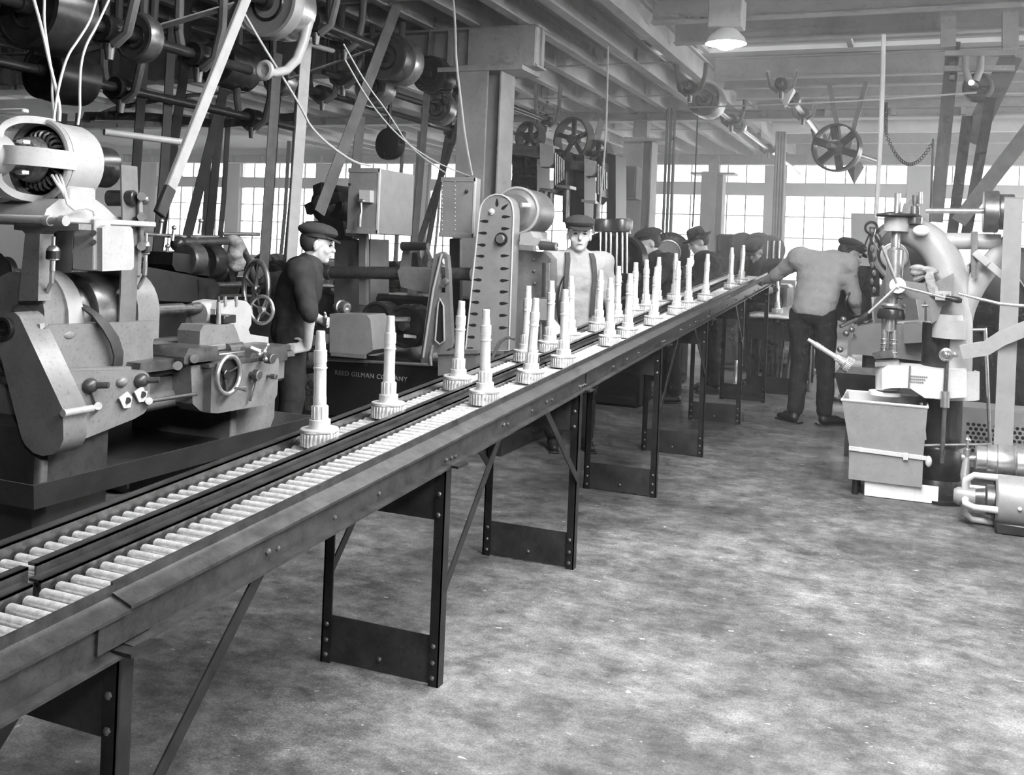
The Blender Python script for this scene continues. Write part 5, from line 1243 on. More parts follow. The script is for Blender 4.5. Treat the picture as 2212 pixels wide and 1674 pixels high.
# shifting pole, hanger arms, rods
o = B().bar(on_x(534, -12, -3.4), on_x(345, 462, -3.4), .065, .028, (0, 1, .4), .005).obj('shifter_pole', 'belt_light'); tag(o, 'long pale wooden belt-shifter pole hanging slantwise at the left', 'pole')
B().bar(on_x(368, 405, -3.395), on_x(344, 464, -3.395), .068, .031, (0, 1, .4), .005).obj('pole_tip', 'belt_dark', None)
tip = bpy.data.objects['pole_tip']; tip.parent = o
hb = thing('shaft_hanger', 'curved pale hanger bracket holding a bearing at the upper left', 'hanger', tuple(on_x(640, 100, -3.6)))
P = [on_x(664, -5, -3.6), on_x(668, 40, -3.6), on_x(655, 92, -3.6), on_x(640, 130, -3.6), on_x(618, 152, -3.6), on_x(592, 158, -3.6), on_x(572, 152, -3.6)]
B().tube(P, [.034, .034, .032, .030, .028, .026, .028], 12).obj('bracket', 'enamel_light', hb)
B().ring(on_x(572, 152, -3.6), (0, 1, 0), .045, .018, 20, 8).obj('bearing_eye', 'enamel_light', hb)
for (a, b_, c_, d_, r, lb) in ((500, 50, 720, 110, .018, 'upper slanting shifter rod below the pale pulley'), (500, 52, 690, 62, .014, 'shifter rod crossing the pale cone pulley'), (225, 285, 400, 308, .02, 'thin steel shaft behind the open motor')):
    tag(B().cyl(on_x(a, b_, -4.2), on_x(c_, d_, -4.0), r, None, 10).obj('shifter_rod', 'enamel_light'), lb, 'rod', 'shifter rods')
dd = on_y(832, 310, 8.0)
dk = B().rev(dd, (.25, 1, 0), [(0, 0), (.10, .0), (.148, .02), (.152, .05), (.14, .12), (0, .14)], 36).obj('motor_disc', 'iron_black')
tag(dk, 'round black guard disc hanging between the control cabinets', 'disc')
B().cyl(dd + V((0, .06, .1)), (dd.x, dd.y + .06, 3.45), .02, None, 10).obj('stem', 'iron_black', None)
bpy.data.objects['stem'].parent = dk

# ------------------------------------------------------------------ wires, ropes
def cord(label, pts, r, m, cat='wire', group='hanging wires'):
    P = [V(p) for p in pts]
    for _ in range(2):
        Q = [P[0]]
        for a, b_ in zip(P, P[1:]): Q += [lerp(a, b_, .25), lerp(a, b_, .75)]
        Q.append(P[-1]); P = Q
    return tag(B().tube(P, r, 6).obj('hanging_wire' if cat == 'wire' else cat, m), label, cat, group)
W = lambda L, X: [on_x(a, b_, X) for a, b_ in L]
cord('leftmost pale wire hanging down to the open motor', W([(72, -5), (90, 60), (108, 140), (122, 195), (130, 235), (128, 262)], -3.05), .006, 'wire_pale')
cord('pale wire meeting the leftmost wire above the motor', W([(96, -5), (95, 50), (104, 110), (114, 170), (112, 200), (118, 262)], -3.06), .005, 'wire_pale')
cord('pale wire curling in from the dark drum toward the motor', W([(208, 0), (195, 45), (170, 85), (145, 120), (128, 180), (118, 240), (116, 262)], -3.04), .005, 'wire_pale')
cord('rightmost pale wire dropping behind the motor body', W([(235, 0), (208, 58), (186, 95), (174, 140), (172, 200), (173, 240), (168, 270)], -3.03), .005, 'wire_pale')
cord('pale cord running down the face of the wide column', W([(979, -5), (984, 60), (985, 130), (996, 220), (1005, 300), (1020, 378)], -3.55), .010, 'wire_pale')
cord('upper of the two pale wires sloping to the second cabinet', W([(742, 95), (790, 180), (840, 245), (885, 320), (960, 372)], -3.8), .006, 'wire_pale')
cord('lower of the two pale wires sloping to the second cabinet', W([(746, 130), (800, 225), (870, 305), (960, 362), (1070, 398)], -3.8), .006, 'wire_pale')
cord('thin rope slanting from the hanger bracket toward the first cabinet', W([(527, 28), (560, 85), (600, 150), (650, 230), (676, 285), (760, 350), (800, 358)], -3.7), .008, 'rope', 'rope', 'hanging ropes')
cord('rope hanging from the ceiling over the man with suspenders', W([(1314, 65), (1312, 200), (1308, 310), (1296, 440)], -2.9), .010, 'rope', 'rope', 'hanging ropes')
cord('dark thin pull rod hanging above the man in the felt hat', W([(1507, 250), (1503, 360), (1496, 490)], -2.3), .009, 'belt_dark', 'rope', 'hanging ropes')
cord('long thin cord stretched across the aisle from shaft to hanger', [on_x(1490, 232, -2.3), on_y(1800, 222, 9.0), on_y(2110, 200, 9.0)], .008, 'rope', 'rope', 'hanging ropes')
cr = cord('straight hanging rod with a weight beside the drill press', [on_y(1909, 75, 7.6), on_y(1905, 250, 7.6), on_y(1892, 470, 7.6)], .016, 'paint_structural', 'rod', 'hanging rods')
cord('thin hanging rod right of the spoked pulley', [on_y(2016, 300, 9.2), on_y(2010, 480, 9.2)], .010, 'paint_dark', 'rod', 'hanging rods')
# chain loops
ch_ = thing('hoist_chain', 'loop of hoist chain hanging under the ceiling right of the spoked pulley', 'chain', tuple(on_y(1915, 290, 9.6)))
P = []
for k in range(46):
    t = k / 45; P.append(lerp(on_y(1915, 292, 9.6), on_y(2012, 312, 9.6), t) + V((0, 0, -.22 * 4 * t * (1 - t))))
P += [on_y(1914, 225 + 3 * k, 9.6) for k in range(22)]
lk = None
for k, q in enumerate(P):
    o = B().ring(q, (1, 0, .3) if k % 2 else (0, 1, 0), .014, .004, 8, 5).obj('link', 'iron_oily', ch_)
# hanger frame with pulley at the far right
hf = thing('ceiling_hanger', 'timber and iron countershaft hanger under the ceiling at far right', 'hanger', tuple(on_y(2115, 110, 9.2)))
for (a, b_, c_, d_, w) in ((2048, 60, 2048, 105, .12), (2182, 58, 2182, 105, .12)): B().bar(on_y(a, b_ - 30, 9.2), on_y(c_, d_, 9.2), w, .14, (1, 0, 0)).obj('post', 'paint_structural', hf)
for py in (116, 149): B().bar(on_y(2040, py, 9.15), on_y(2192, py - 1, 9.15), .045, .06, (0, 0, 1)).obj('cross_bar', 'paint_structural', hf)
for (a, b_) in ((2086, 2094), (2118, 2108)): B().tube([on_y(a, 122, 9.1), on_y(a, 150, 9.1), on_y(b_, 175, 9.1)], .03, 10).obj('hanger_arm', 'paint_structural', hf)
q = on_y(2110, 186, 9.1)
pulley(B(), q, (.2, 1, 0), .115, .16).obj('pulley', 'paint_dark', hf); B().cyl(q - V((.05, .18, 0)), q + V((.1, .5, 0)), .025, None, 14).obj('shaft', 'steel', hf)
for a, b_ in ((2050, 2062), (2105, 2140)): B().bar(on_y(a, 168, 9.25), on_y(b_, 168, 9.25), .04, .05, (0, 0, 1)).obj('cross_bar', 'paint_structural', hf)

# ------------------------------------------------------------------ pendant lamp above the aisle
lp = on_y(1568, 95, 8.2)
pl_ = thing('pendant_lamp', 'glowing pendant work lamp under the ceiling above the conveyor\'s far end', 'lamp', tuple(lp))
B().box(lp.x - .14, lp.x + .14, lp.y - .10, lp.y + .10, lp.z + .12, lp.z + .36, .01).obj('lamp_housing', 'paint_structural', pl_)
B().cyl(lp + V((0, 0, .36)), (lp.x, lp.y, 3.6), .02, None, 10).obj('lamp_stem', 'paint_structural', pl_)
B().rev(lp, (0, 0, 1), [(.17, .0), (.15, .05), (.08, .12), (.07, .13)], 28).obj('lamp_shade', 'sheet_light', pl_)
em = bpy.data.materials.new('lamp_glow'); em.use_nodes = True; em.node_tree.nodes['Principled BSDF'].inputs['Emission Color'].default_value = (1, 1, 1, 1); em.node_tree.nodes['Principled BSDF'].inputs['Emission Strength'].default_value = 40; MAT['lamp_glow'] = em
B().ball(lp + V((0, 0, .01)), (.10, .10, .06), 18, 10).obj('lamp_bulb', 'lamp_glow', pl_)
# ================================================================== machines in the background
def bg_lathe(t0, m='iron_black', m2='iron_oily'):
    """belt-driven engine lathe along +y, spindle at x=0 z=1.1, headstock at y=0..0.6, length 2"""
    t = thing('engine_lathe', 'x', 'lathe', (0, 0, 0), 'dark lathes in the background')
    for y in (.05, 1.6): B().prism([(-.25, y, 0), (.28, y, 0), (.20, y, .75), (-.18, y, .75)], (0, .30, 0)).obj('leg', m, t)
    B().box(-.20, .22, 0, 2.05, .75, .95, .02).obj('bed', m2, t)
    B().box(-.24, .36, .1, 1.95, .42, .48, .01).obj('chip_pan', m, t)
    for y in (.02, .48): B().prism([(-.16, y, .95), (.18, y, .95), (.12, y, 1.2), (.05, y, 1.26), (-.05, y, 1.26), (-.12, y, 1.2)], (0, .10, 0)).obj('headstock', m2, t)
    B().rev((0, .13, 1.11), (0, 1, 0), [(0, 0), (.08, 0), (.085, .09), (.12, .095), (.125, .19), (.16, .195), (.165, .32), (0, .33)], 28).obj('cone_pulley', 'steel_dark', t)
    B().rev((0, .58, 1.11), (0, 1, 0), [(0, 0), (.05, 0), (.05, .04), (.12, .045), (.125, .10), (0, .11)], 24).obj('chuck', 'steel_dark', t)
    B().cyl((0, .7, 1.11), (0, 1.5, 1.11), .022, None, 12).obj('work_bar', 'steel', t)
    B().prism([(-.14, 1.5, .95), (.15, 1.5, .95), (.08, 1.5, 1.16), (-.07, 1.5, 1.16)], (0, .26, 0)).obj('tailstock', m2, t)
    w_ = B().ring((0, 1.86, 1.11), (0, 1, 0), .09, .012, 24, 6).obj('handwheel', 'steel', t)
    B().box(.05, .34, .95, 1.30, .70, .98, .02).obj('apron', m2, t)
    B().box(-.22, .26, .90, 1.35, .95, 1.02, .01).obj('carriage', 'steel_dark', t)
    B().ring((.37, 1.1, .84), (1, 0, 0), .085, .011, 24, 6).obj('handwheel', 'steel', t)
    B().strip([(.06, .4, 1.27), (.1, .4, 1.9), (.12, .4, 2.9)], .08, .008, (0, 1, 0)).obj('belt', 'belt_dark', t)
    B().strip([(-.16, .4, 1.12), (-.14, .4, 1.9), (-.10, .4, 2.9)], .08, .008, (0, 1, 0)).obj('belt', 'belt_dark', t)
    return t
lp0 = bg_lathe(None)
spots = [(-4.75, 4.75, 'dark engine lathe just behind the grey lathe'), (-5.6, 7.4, 'dark engine lathe behind the first background lathe, before the left windows'),
    (-6.9, 5.2, 'dark engine lathe at the left edge behind the open motor lathe'), (-7.2, 8.4, 'dark engine lathe of the third row, seen under the pale pole'),
    (-6.0, 10.6, 'far dark lathe seen between the belts and the capped workman'), (-8.6, 11.5, 'far dark lathe before the leftmost windows'),
    (-5.9, 13.5, 'far dark lathe seen behind the control cabinets'), (-9.6, 8.6, 'dark lathe farthest to the left in the third row'), (-7.8, 14.8, 'farthest small dark lathe before the windows')]
for k, (x, y, lb) in enumerate(spots):
    t = lp0 if k == 0 else copy_tree(lp0); t.location = (x, y, 0); t['label'] = lb
# grinder with rounded guard, big handwheel and pipe, right behind the grey lathe
gr = thing('cylindrical_grinder', 'black grinder with rounded guard, big rim wheel and bent pipe behind the grey lathe', 'grinder', (-4.3, 6.0, 0))
GX = -3.95
gg = xs(B(), [(300, 590), (310, 575), (350, 582), (440, 600), (462, 602), (474, 616), (476, 635), (468, 648), (450, 655), (350, 650), (300, 645)], GX, .28); gg.obj('wheel_guard', 'iron_black', gr)
xs(B(), [(428, 604), (462, 604), (472, 616), (472, 634), (464, 646), (430, 650)], GX + .004, .26).obj('guard_end', 'iron_oily', gr)
xs(B(), [(310, 645), (600, 640), (600, 760), (310, 780)], GX - .12, .3).obj('grinder_body', 'iron_black', gr)
B().box(GX - .5, GX - .1, on_x(310, 700, GX).y, on_x(600, 700, GX).y, 0, .75, .03).obj('grinder_base', 'iron_black', gr)
xs(B(), [(372, 572), (374, 545), (430, 552), (460, 560), (470, 585), (470, 600), (380, 585)], GX - .1, .2).obj('wheel_head', 'iron_black', gr)
for (px, py, R, L, m) in ((398, 560, .10, .10, 'steel_dark'), (440, 565, .11, .10, 'iron_oily'), (590, 640, .17, .20, 'steel_dark')):
    c = on_x(px, py, GX - .15); B().rev(c, (0, 1, 0), [(0, 0), (R * .9, 0), (R, .01), (R, L), (0, L + .01)], 30).obj('wheel', m, gr)
handwheel('handwheel', gr, on_x(553, 626, GX + .02), (.55, 1, 0), .185, .017, 'steel', 5, .03)
B().tube([on_x(378, 525, GX - .3), on_x(430, 522, GX - .3), on_x(505, 520, GX - .3), on_x(522, 530, GX - .3), on_x(535, 560, GX - .3), on_x(550, 610, GX - .3)], .026, 12).obj('coolant_pipe', 'steel_dark', gr)
B().ball(on_x(385, 527, GX - .3), .05).obj('pipe_elbow', 'iron_oily', gr)
for (px, py) in ((345, 505), (372, 520), (358, 560), (420, 545), (430, 505)):
    B().cyl(on_x(px, py, GX - .3), on_x(px + 4, py - 26, GX - .3), .012, .010, 8).ball(on_x(px + 4, py - 28, GX - .3), .016, 8, 6).obj('control_lever', 'steel', gr)
for (a, b_, c_, d_) in ((310, 505, 400, 512), (410, 512, 470, 512), (330, 548, 420, 560), (440, 552, 500, 556), (480, 505, 560, 506)):
    B().cyl(on_x(a, b_, GX - .35), on_x(c_, d_, GX - .35), .013, None, 10).obj('feed_rod', 'steel', gr)
rb = B(); rp = on_x(508, 545, GX - .28)
for k in range(12): rb.ball(rp + V((random.uniform(-.02, .02), random.uniform(-.03, .03), .085 - .017 * k)), (.05 + .008 * sin(k), .055, .035), 10, 6)
tag(fuse0(rb.obj('wiping_cloth', 'rag'), .012), 'pale cloth draped over the grinder\'s bent pipe', 'cloth')

# ------------------------------------------------------------------ tall multi-spindle vertical machine right of the wide column
MY = 9.6
def M_(px, py, Y=MY): return on_y(px, py, Y)
vm = thing('vertical_turning_machine', 'tall dark multi-spindle vertical machine with spoked wheels on top', 'machine', (M_(1230, 700).x, MY + .4, 0))
B().box(M_(1110, 600).x, M_(1340, 600).x, MY + .2, MY + 1.0, 0, .9, .05).obj('base', 'iron_black', vm)
for (a, b_) in ((1106, 1160), (1215, 1262), (1310, 1330)): ysh(B(), [(a, 480), (a, 330), (b_, 335), (b_, 480)], MY + .25, .4).obj('upright', 'iron_black', vm)
ysh(B(), [(1100, 318), (1112, 310), (1168, 318), (1168, 342), (1100, 332)], MY, .25).obj('top_beam', 'paint_dark', vm)
ysh(B(), [(1215, 345), (1262, 348), (1262, 368), (1215, 364)], MY + .1, .25).obj('top_beam', 'paint_dark', vm)
for (a, b_, c_, d_) in ((1166, 308, 1195, 360), (1262, 342, 1286, 380)): ysh(B(), [(a, b_), (c_, b_ + 6), (c_, d_ - 8), (c_ - 8, d_), (a, d_)], MY - .1, .18).obj('spindle_head', 'paint_structural', vm)
for (a, b_, c_, d_) in ((1196, 320, 1222, 420), (1288, 345, 1300, 440)):
    ysh(B(), [(a, b_), (c_, b_ + 5), (c_, d_ - 15), (a, d_)], MY - .05, .25).obj('feed_box', 'iron_oily', vm)
    for k in range(5): B().cyl(M_(a + 4 + k * 4.5, b_ + 10 + 4 * k, MY - .08), M_(a + 4 + k * 4.5, d_ - 20 - 3 * k, MY - .08), .012, None, 8).obj('feed_screw', 'steel_dark', vm)
for (px, py, R) in ((1138, 295, .17), (1232, 300, .235), (1285, 335, .16)):
    c = M_(px, py, MY + .3); o = B().rev(c, (.35, 1, 0), [(R - .02, 0), (R, 0), (R + .005, .06), (R, .12), (R - .02, .12), (R - .02, 0)], 36).obj('top_wheel', 'paint_dark', vm)
    x_, y_, z_ = frame((.35, 1, 0))
    for k in range(5): a = 2 * PI * k / 5 + .3; u = x_ * cos(a) + y_ * sin(a); B().bar(c + z_ * .06, c + z_ * .06 + u * (R - .01), .05, .025, u.cross(z_)).obj('spoke', 'paint_dark', o)
    B().cyl(c, c + z_ * .12, .05, None, 16).obj('hub', 'paint_dark', o)
for (px, py) in ((1178, 405), (1215, 398), (1270, 430)): ysh(B(), [(px - 14, py), (px + 16, py + 3), (px + 16, py + 10), (px - 14, py + 6)], MY - .12, .2).obj('tool_plate', 'steel', vm)
for (px, a, b_) in ((1170, 412, 470), (1190, 415, 480), (1225, 410, 480), (1290, 440, 500)): B().cyl(M_(px, a, MY - .05), M_(px - 2, b_, MY - .05), .035, None, 14).obj('spindle', 'steel_dark', vm)
# multi-drill with paired round heads and flywheels
md = thing('multi_spindle_drill', 'upright drill with paired polished heads and flywheels behind the suspendered man', 'drill', (M_(1320, 700, 9.0).x, 9.1, 0))
B().box(M_(1270, 700, 9.0).x, M_(1380, 700, 9.0).x, 9.1, 9.6, 0, 1.0, .03).obj('base', 'iron_black', md)
ysh(B(), [(1300, 640), (1300, 500), (1345, 500), (1345, 640)], 9.25, .2).obj('frame', 'iron_black', md)
for px in (1307, 1342):
    c = M_(px, 500, 8.9); B().rev(c, (0, 0, 1), [(0, 0), (.10, 0), (.105, .02), (.105, .09), (.10, .11), (.06, .12), (0, .12)], 26).obj('drill_head', 'steel_dark', md)
    for dx in (-10, 2, 12): B().cyl(M_(px + dx, 502, 8.85), M_(px + dx, 610, 8.85), .011, None, 8).obj('drill_spindle', 'steel', md)
ysh(B(), [(1280, 474), (1360, 472), (1362, 505), (1356, 505), (1355, 478), (1286, 480), (1284, 505), (1278, 505)], 8.86, .02).obj('head_frame', 'sheet_light', md)
for (px, py, R, m) in ((1300, 560, .26, 'iron_oily'), (1345, 560, .22, 'iron_black'), (1330, 560, .13, 'steel_dark')):
    c = M_(px, py, 9.02); B().rev(c, (.3, 1, 0), [(0, .03), (R * .4, .02), (R * .8, .03), (R * .85, 0), (R, .0), (R, .10), (0, .11)], 36).obj('flywheel', m, md)
B().box(M_(1340, 600, 8.8).x, M_(1380, 600, 8.8).x, 8.7, 8.9, M_(1350, 600, 8.8).z - .02, M_(1350, 590, 8.8).z, .008).obj('work_table', 'iron_oily', md)
for k, (px, py) in enumerate(((1345, 840), (1300, 850))): B().cyl(on_z(px, py) + V((0, 0, .02)), on_z(px, py) + V((0, 0, .42)), .02, None, 12).obj('foot_column', 'steel', md)
B().cyl(on_z(1295, 858, .03), on_z(1340, 838, .03), .03, None, 14).obj('foot_rail', 'steel', md)
# grinder wheel head between the capped man and the man in the hat
bg = thing('bench_grinder', 'floor grinder with large round guard between the two men behind the conveyor', 'grinder', (on_y(1450, 700, 11.3).x, 11.4, 0))
c = on_y(1446, 545, 11.2)
B().rev(c, (-.2, 1, 0), [(0, 0), (.14, 0), (.145, .03), (.20, .035), (.235, .05), (.24, .2), (0, .21)], 40).obj('wheel_guard', 'iron_black', bg)
B().rev(c + V((0, -.06, 0)), (-.2, 1, 0), [(0, 0), (.13, 0), (.135, .06), (0, .06)], 32).obj('grinding_wheel', 'paint_structural', bg)
B().ring(c + V((0, -.06, 0)), (-.2, 1, 0), .135, .012, 32, 6).obj('wheel_rim', 'steel', bg)
B().box(c.x - .18, c.x + .18, 11.25, 11.6, 0, c.z - .15, .02).obj('pedestal', 'iron_black', bg)
# electric box on the second column
eb = thing('electric_cabinet', 'dark electric cabinet hung before the second column', 'cabinet', tuple(on_y(1365, 400, 12.8)))
a, b_ = on_y(1335, 430, 12.8), on_y(1376, 358, 12.8)
B().box(a.x, b_.x, 12.8, 13.1, a.z, b_.z, .01).obj('cabinet_body', 'paint_dark', eb)
B().box(a.x + .02, b_.x - .02, 12.78, 12.8, a.z + .02, b_.z - .02, .004).obj('cabinet_door', 'paint_dark', eb)
# pipes on the far column
for k, px in enumerate((1676, 1682, 1688, 1694)):
    q = on_y(px, 350, 16.0); tag(B().cyl((q.x, q.y, 0), (q.x, q.y, 3.5), .022, None, 10).obj('riser_pipe', 'paint_structural'), 'thin vertical pipe of the group of four, %s from the left' % ordn[k], 'pipe', 'four riser pipes')
for k, px in enumerate((1440, 1448, 1456)):
    q = on_y(px, 300, 13.4); tag(B().cyl((q.x, q.y, .0), (q.x, q.y, 3.5), .02, None, 10).obj('riser_pipe', 'paint_dark'), 'thin dark pipe beside the second column, %s from the left' % ordn[k], 'pipe', 'pipes beside the second column')
# far machines behind the end of the conveyor
fm = thing('milling_machine', 'far dark machine with round arched guards above the conveyor\'s end', 'machine', (on_y(1630, 700, 13.0).x, 13.0, 0))
B().box(on_y(1545, 560, 13.0).x, on_y(1600, 560, 13.0).x, 13.0, 13.8, 0, on_y(1560, 505, 13.0).z, .03).obj('body', 'paint_dark', fm)
for (px, py, R) in ((1605, 530, .17), (1640, 530, .17), (1665, 540, .19)): B().rev(on_y(px, py, 12.9), (-.3, 1, 0), [(0, .0), (R * .7, .0), (R * .9, .02), (R, .03), (R, .25), (0, .26)], 28).obj('arched_guard', 'paint_dark', fm)
B().box(on_y(1590, 600, 13.0).x, on_y(1700, 600, 13.0).x, 13.05, 13.8, 0, 1.15, .04).obj('bed', 'iron_black', fm)
for px in (1655, 1668, 1680): B().cyl(on_y(px, 580, 12.9), on_y(px + 3, 520, 12.9), .02, None, 8).obj('spindle', 'steel', fm)

# ------------------------------------------------------------------ second conveyor beyond the first
cv = thing('roller_conveyor', 'lower second roller conveyor continuing behind the reaching workman', 'conveyor', (-1.35, 11.0, 0))
zc2 = .86
B().box(-1.16, -1.13, 10.75, 14.5, zc2 - .07, zc2 + .02).obj('side_rail', 'rail_steel', cv); B().box(-1.70, -1.67, 10.75, 14.5, zc2 - .07, zc2 + .02).obj('side_rail', 'rail_steel', cv)
rr_ = None
for k in range(70):
    if rr_ is None: rr_ = B().cyl((-1.67, 10.8, zc2 - .012), (-1.16, 10.8, zc2 - .012), .016, None, 8).obj('roller', 'roller_steel', cv); o = rr_
    else: o = rr_.copy(); COL.objects.link(o)
    o.location.y = k * .05
for y in (10.9, 12.4, 13.9):
    for x in (-1.68, -1.16): B().box(x - .02, x + .02, y, y + .03, 0, zc2 - .07).obj('leg', 'angle_steel', cv)
    B().box(-1.66, -1.18, y + .005, y + .01, .02, .20).obj('kick_plate', 'plate_steel', cv); B().box(-1.66, -1.18, y + .005, y + .01, zc2 - .26, zc2 - .07).obj('top_plate', 'plate_steel', cv)
for k, (x, y) in enumerate(((-1.28, 11.5), (-1.45, 11.3), (-1.55, 11.9), (-1.35, 12.3))):
    t = copy_tree(gproto); t.location = (x, y, zc2 + .005); t['label'] = 'gear shaft standing on the lower second conveyor, %s from the near end' % ordn[k]; t['group'] = 'gear shafts on the second conveyor'
bars = B()
for k in range(7):
    q = on_z(1690, 860) + V((-.2 + .066 * k, .8 + random.uniform(-.1, .1), 0)); o = B().cyl(q, q + V((random.uniform(-.1, .1), .1, .75)), .016, None, 8).obj('steel_bar', 'steel_dark')
    tag(o, 'steel bar leaning under the second conveyor, %s from the left' % ordn[k], 'bar', 'leaning steel bars')

# ------------------------------------------------------------------ shaper behind the drill press
SY = 9.35
def S_(px, py, Y=SY): return on_y(px, py, Y)
sh = thing('shaper', 'grey shaper with round dial wheel and chip trough behind the drill press', 'shaper', (S_(1930, 800).x, SY + .3, 0))
B().box(S_(1860, 800).x, S_(2030, 800).x, SY + .1, SY + .9, 0, S_(1900, 700).z, .03).obj('column', 'enamel', sh)
ysh(B(), [(1840, 735), (1850, 705), (1900, 698), (1960, 705), (2020, 700), (2022, 760), (1990, 780), (1900, 770), (1838, 765)], SY - .1, .5).obj('knee', 'enamel_light', sh)
ysh(B(), [(1952, 700), (2018, 698), (2018, 738), (1952, 742)], SY - .3, .3).obj('vise', 'enamel_light', sh)
ysh(B(), [(1885, 660), (1910, 600), (1930, 560), (1965, 560), (1975, 620), (1985, 690), (1890, 700)], SY, .4).obj('ram_head', 'enamel', sh)
c = S_(1955, 545, SY + .05)
B().rev(c, (-.1, 1, 0), [(0, .0), (.25, .0), (.31, .02), (.31, .12), (0, .13)], 40).obj('drive_wheel', 'iron_black', sh)
B().ring(c + V((0, -.01, 0)), (-.1, 1, 0), .255, .028, 44, 8).obj('wheel_band', 'enamel_light', sh)
d = S_(1932, 553, SY - .05); B().rev(d, (-.1, 1, 0), [(0, 0), (.10, 0), (.118, .01), (.118, .04), (0, .05)], 32).obj('dial', 'sheet_light', sh); B().ring(d, (-.1, 1, 0), .112, .008, 32, 6).obj('dial_rim', 'steel', sh)
for k in range(8): B().ball(S_(1975 + 3 * sin(k), 480 + 14 * k, SY - .02) if False else S_(1884 + 4 * (k % 2), 500 + 18 * k, SY - .05), (.018, .018, .03), 8, 6).obj('switch_gear', 'steel', sh)
ysh(B(), [(1878, 490), (1898, 492), (1900, 640), (1880, 642)], SY, .10).obj('switch_panel', 'iron_oily', sh)
ysh(B(), [(1800, 690), (1820, 580), (1835, 572), (1880, 575), (1884, 690), (1850, 700)], SY + .3, .5).obj('motor_housing', 'iron_black', sh)
B().ring(S_(1852, 655, SY - .0), (-.75, 1, 0), .12, .010, 30, 6).obj('handwheel', 'iron_oily', sh)
B().cyl(S_(1815, 705, SY - .2), S_(1850, 690, SY - .1), .018, None, 12).obj('crank_shaft', 'steel', sh)
for (px, py) in ((1822, 690), (1828, 720), (1815, 755), (1840, 712)): B().ball(S_(px, py, SY - .2), .028, 10, 8).obj('crank_ball', 'steel', sh)
B().cyl(S_(2000, 640, SY - .2), S_(2000, 705, SY - .2), .012, None, 8).obj('feed_screw', 'steel', sh); B().cyl(S_(1992, 660, SY - .2), S_(2008, 660, SY - .2), .016, None, 10).obj('feed_screw', 'steel', sh)
B().tube([S_(1880, 500, SY - .05), S_(1868, 530, SY - .05), S_(1830, 538, SY)], .008, 8).obj('power_cord', 'iron_black', sh)
ck = S_(1882, 492, SY - .06); 
for k in range(3): B().ring(ck + V((.0, .01 * k, 0)), (.1, 1, 0), .045 + .005 * k, .007, 20, 6).obj('cord_coil', 'iron_black', sh)
tr = thing('chip_trough', 'black sloping chip trough between the pale-shirted man and the hopper', 'trough', (on_z(1870, 900).x, 8.0, 0))
q0, q1 = S_(1805, 800, 7.9), S_(1900, 805, 7.9)
pan(B(), q0.x, q1.x + .12, 7.75, 8.3, q0.z - .22, q0.z, .06, .01).obj('trough_body', 'iron_oily', tr)
for x in (q0.x + .1, q1.x): B().bar((x, 7.9, 0), (x, 8.0, q0.z - .2), .03, .03, (1, 0, 0)).obj('leg', 'iron_black', tr)
t = copy_tree(gproto); t.location = S_(1838, 792, 7.85); t.rotation_euler = (0, -1.05, 0); t['label'] = 'gear shaft leaning out of the black chip trough'; t['group'] = 'loose gear shafts'
gt = thing('floor_grating', 'low slatted wooden foot grating on the floor by the shaper', 'grating', tuple(on_z(1790, 860)))
g0 = on_z(1800, 862)
for k in range(6): B().box(g0.x - .12 + .10 * k, g0.x - .05 + .10 * k, g0.y - .2, g0.y + .5, .03, .05).obj('slat', 'wood', gt)
for y in (-.15, .4): B().box(g0.x - .13, g0.x + .47, g0.y + y, g0.y + y + .06, 0, .03).obj('runner', 'wood', gt)
rb = B(); rp = D_(2000, 588, DY - .02)
for k in range(10): rb.ball(rp + V((random.uniform(-.07, .05), random.uniform(-.04, .04), random.uniform(-.01, .03))), (.045, .04, .022), 8, 6)
for k in range(4): rb.ball(rp + V((.02 + .01 * k, -.07, -.03 - .03 * k)), (.035, .015, .03), 8, 6)
tag(fuse0(rb.obj('wiping_rag', 'rag'), .009), 'grey rag draped over the drill press arm', 'rag')
sg = thing('sign_board', 'pale blank notice board on the far side of the shop', 'board', tuple(on_y(1860, 520, 15.0)))
ysh(B(), [(1838, 460), (1896, 462), (1896, 590), (1838, 588)], 15.0, .04).obj('board_face', 'sheet_light', sg)
for px in (1842, 1892): q = on_y(px, 590, 15.05); B().box(q.x - .03, q.x + .03, 15.05, 15.1, 0, q.z + .1).obj('post', 'paint_structural', sg)
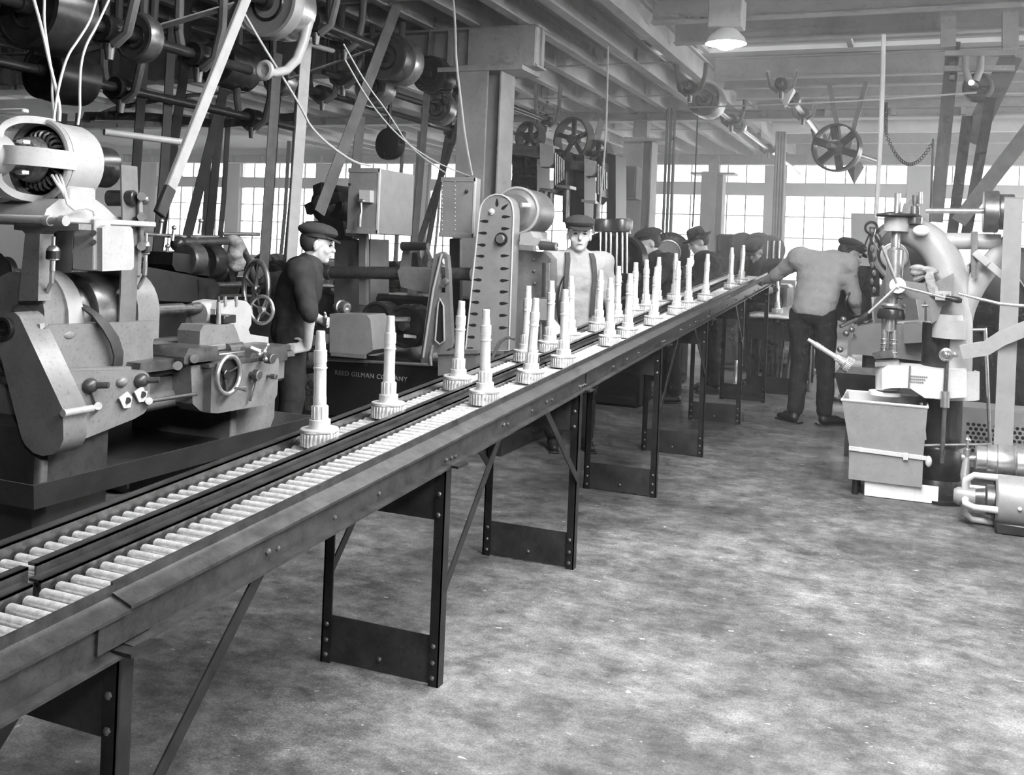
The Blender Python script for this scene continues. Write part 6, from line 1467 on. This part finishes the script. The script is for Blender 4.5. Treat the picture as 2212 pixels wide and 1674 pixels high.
# black machine at the right edge, perforated guard
km = thing('belt_machine', 'large black machine with wide pale belt at the right picture edge', 'machine', (on_y(2170, 800, 8.6).x, 8.7, 0))
B().box(on_y(2095, 600, 8.6).x, on_y(2400, 600, 8.6).x, 8.7, 9.5, 0, on_y(2100, 560, 8.6).z, .05).obj('body', 'iron_black', km)
B().rev(on_y(2200, 640, 8.55), (0, 1, 0), [(0, 0), (.34, 0), (.38, .02), (.38, .12), (0, .13)], 36).obj('flywheel', 'iron_black', km)
B().strip([on_y(2170, 560, 8.5), on_y(2212, 620, 8.5), on_y(2250, 690, 8.5)], .14, .01, (0, 1, 0)).obj('belt', 'belt_light', km)
pgd = thing('perforated_guard', 'low sheet-metal guard with round perforations behind the floor motor', 'guard', (on_y(2140, 980, 7.6).x, 7.6, 0))
a, b_ = on_y(2072, 975, 7.55), on_y(2300, 905, 7.55)
B().box(a.x, b_.x, 7.55, 7.9, a.z - .10, a.z - .02, .004).obj('guard_foot', 'paint_structural', pgd)
B().box(a.x, b_.x, 7.56, 7.9, a.z - .02, b_.z + .02, .004).obj('guard_box', 'paint_structural', pgd)
hole = B().cyl((0, 0, 0), (0, .004, 0), .012, None, 8).obj('perforation', 'iron_black', pgd, 0); fst = True
for j in range(7):
    for i in range(16):
        o = hole if fst else hole.copy()
        if not fst: COL.objects.link(o)
        fst = False; o.location = V((a.x + .05 + .034 * i + (.017 if j % 2 else 0), 7.557, a.z + .015 + .03 * j)) - V(pgd['_o'])
for v_ in hole.data.vertices: v_.co += V(pgd['_o'])

# ================================================================== haze volume added to wash out the far half like window flare
def haze():
    m = bpy.data.materials.new('flare_haze'); m.use_nodes = True; nt = m.node_tree; nt.nodes.clear()
    o = nt.nodes.new('ShaderNodeOutputMaterial'); v = nt.nodes.new('ShaderNodeVolumeScatter')
    v.inputs['Density'].default_value = .036; v.inputs['Anisotropy'].default_value = .55
    nt.links.new(v.outputs[0], o.inputs['Volume']); MAT['flare_haze'] = m
    h = B().box(X0 + .05, X1 - .05, 5.0, Y1 - .05, .02, 3.84).obj('flare_haze_volume', 'flare_haze', None, 0)
    tag(h, 'thin haze added over the far half of the shop for window flare', 'haze', None, 'stuff')
haze()
for o in bpy.data.objects:
    if '_o' in o: del o['_o']
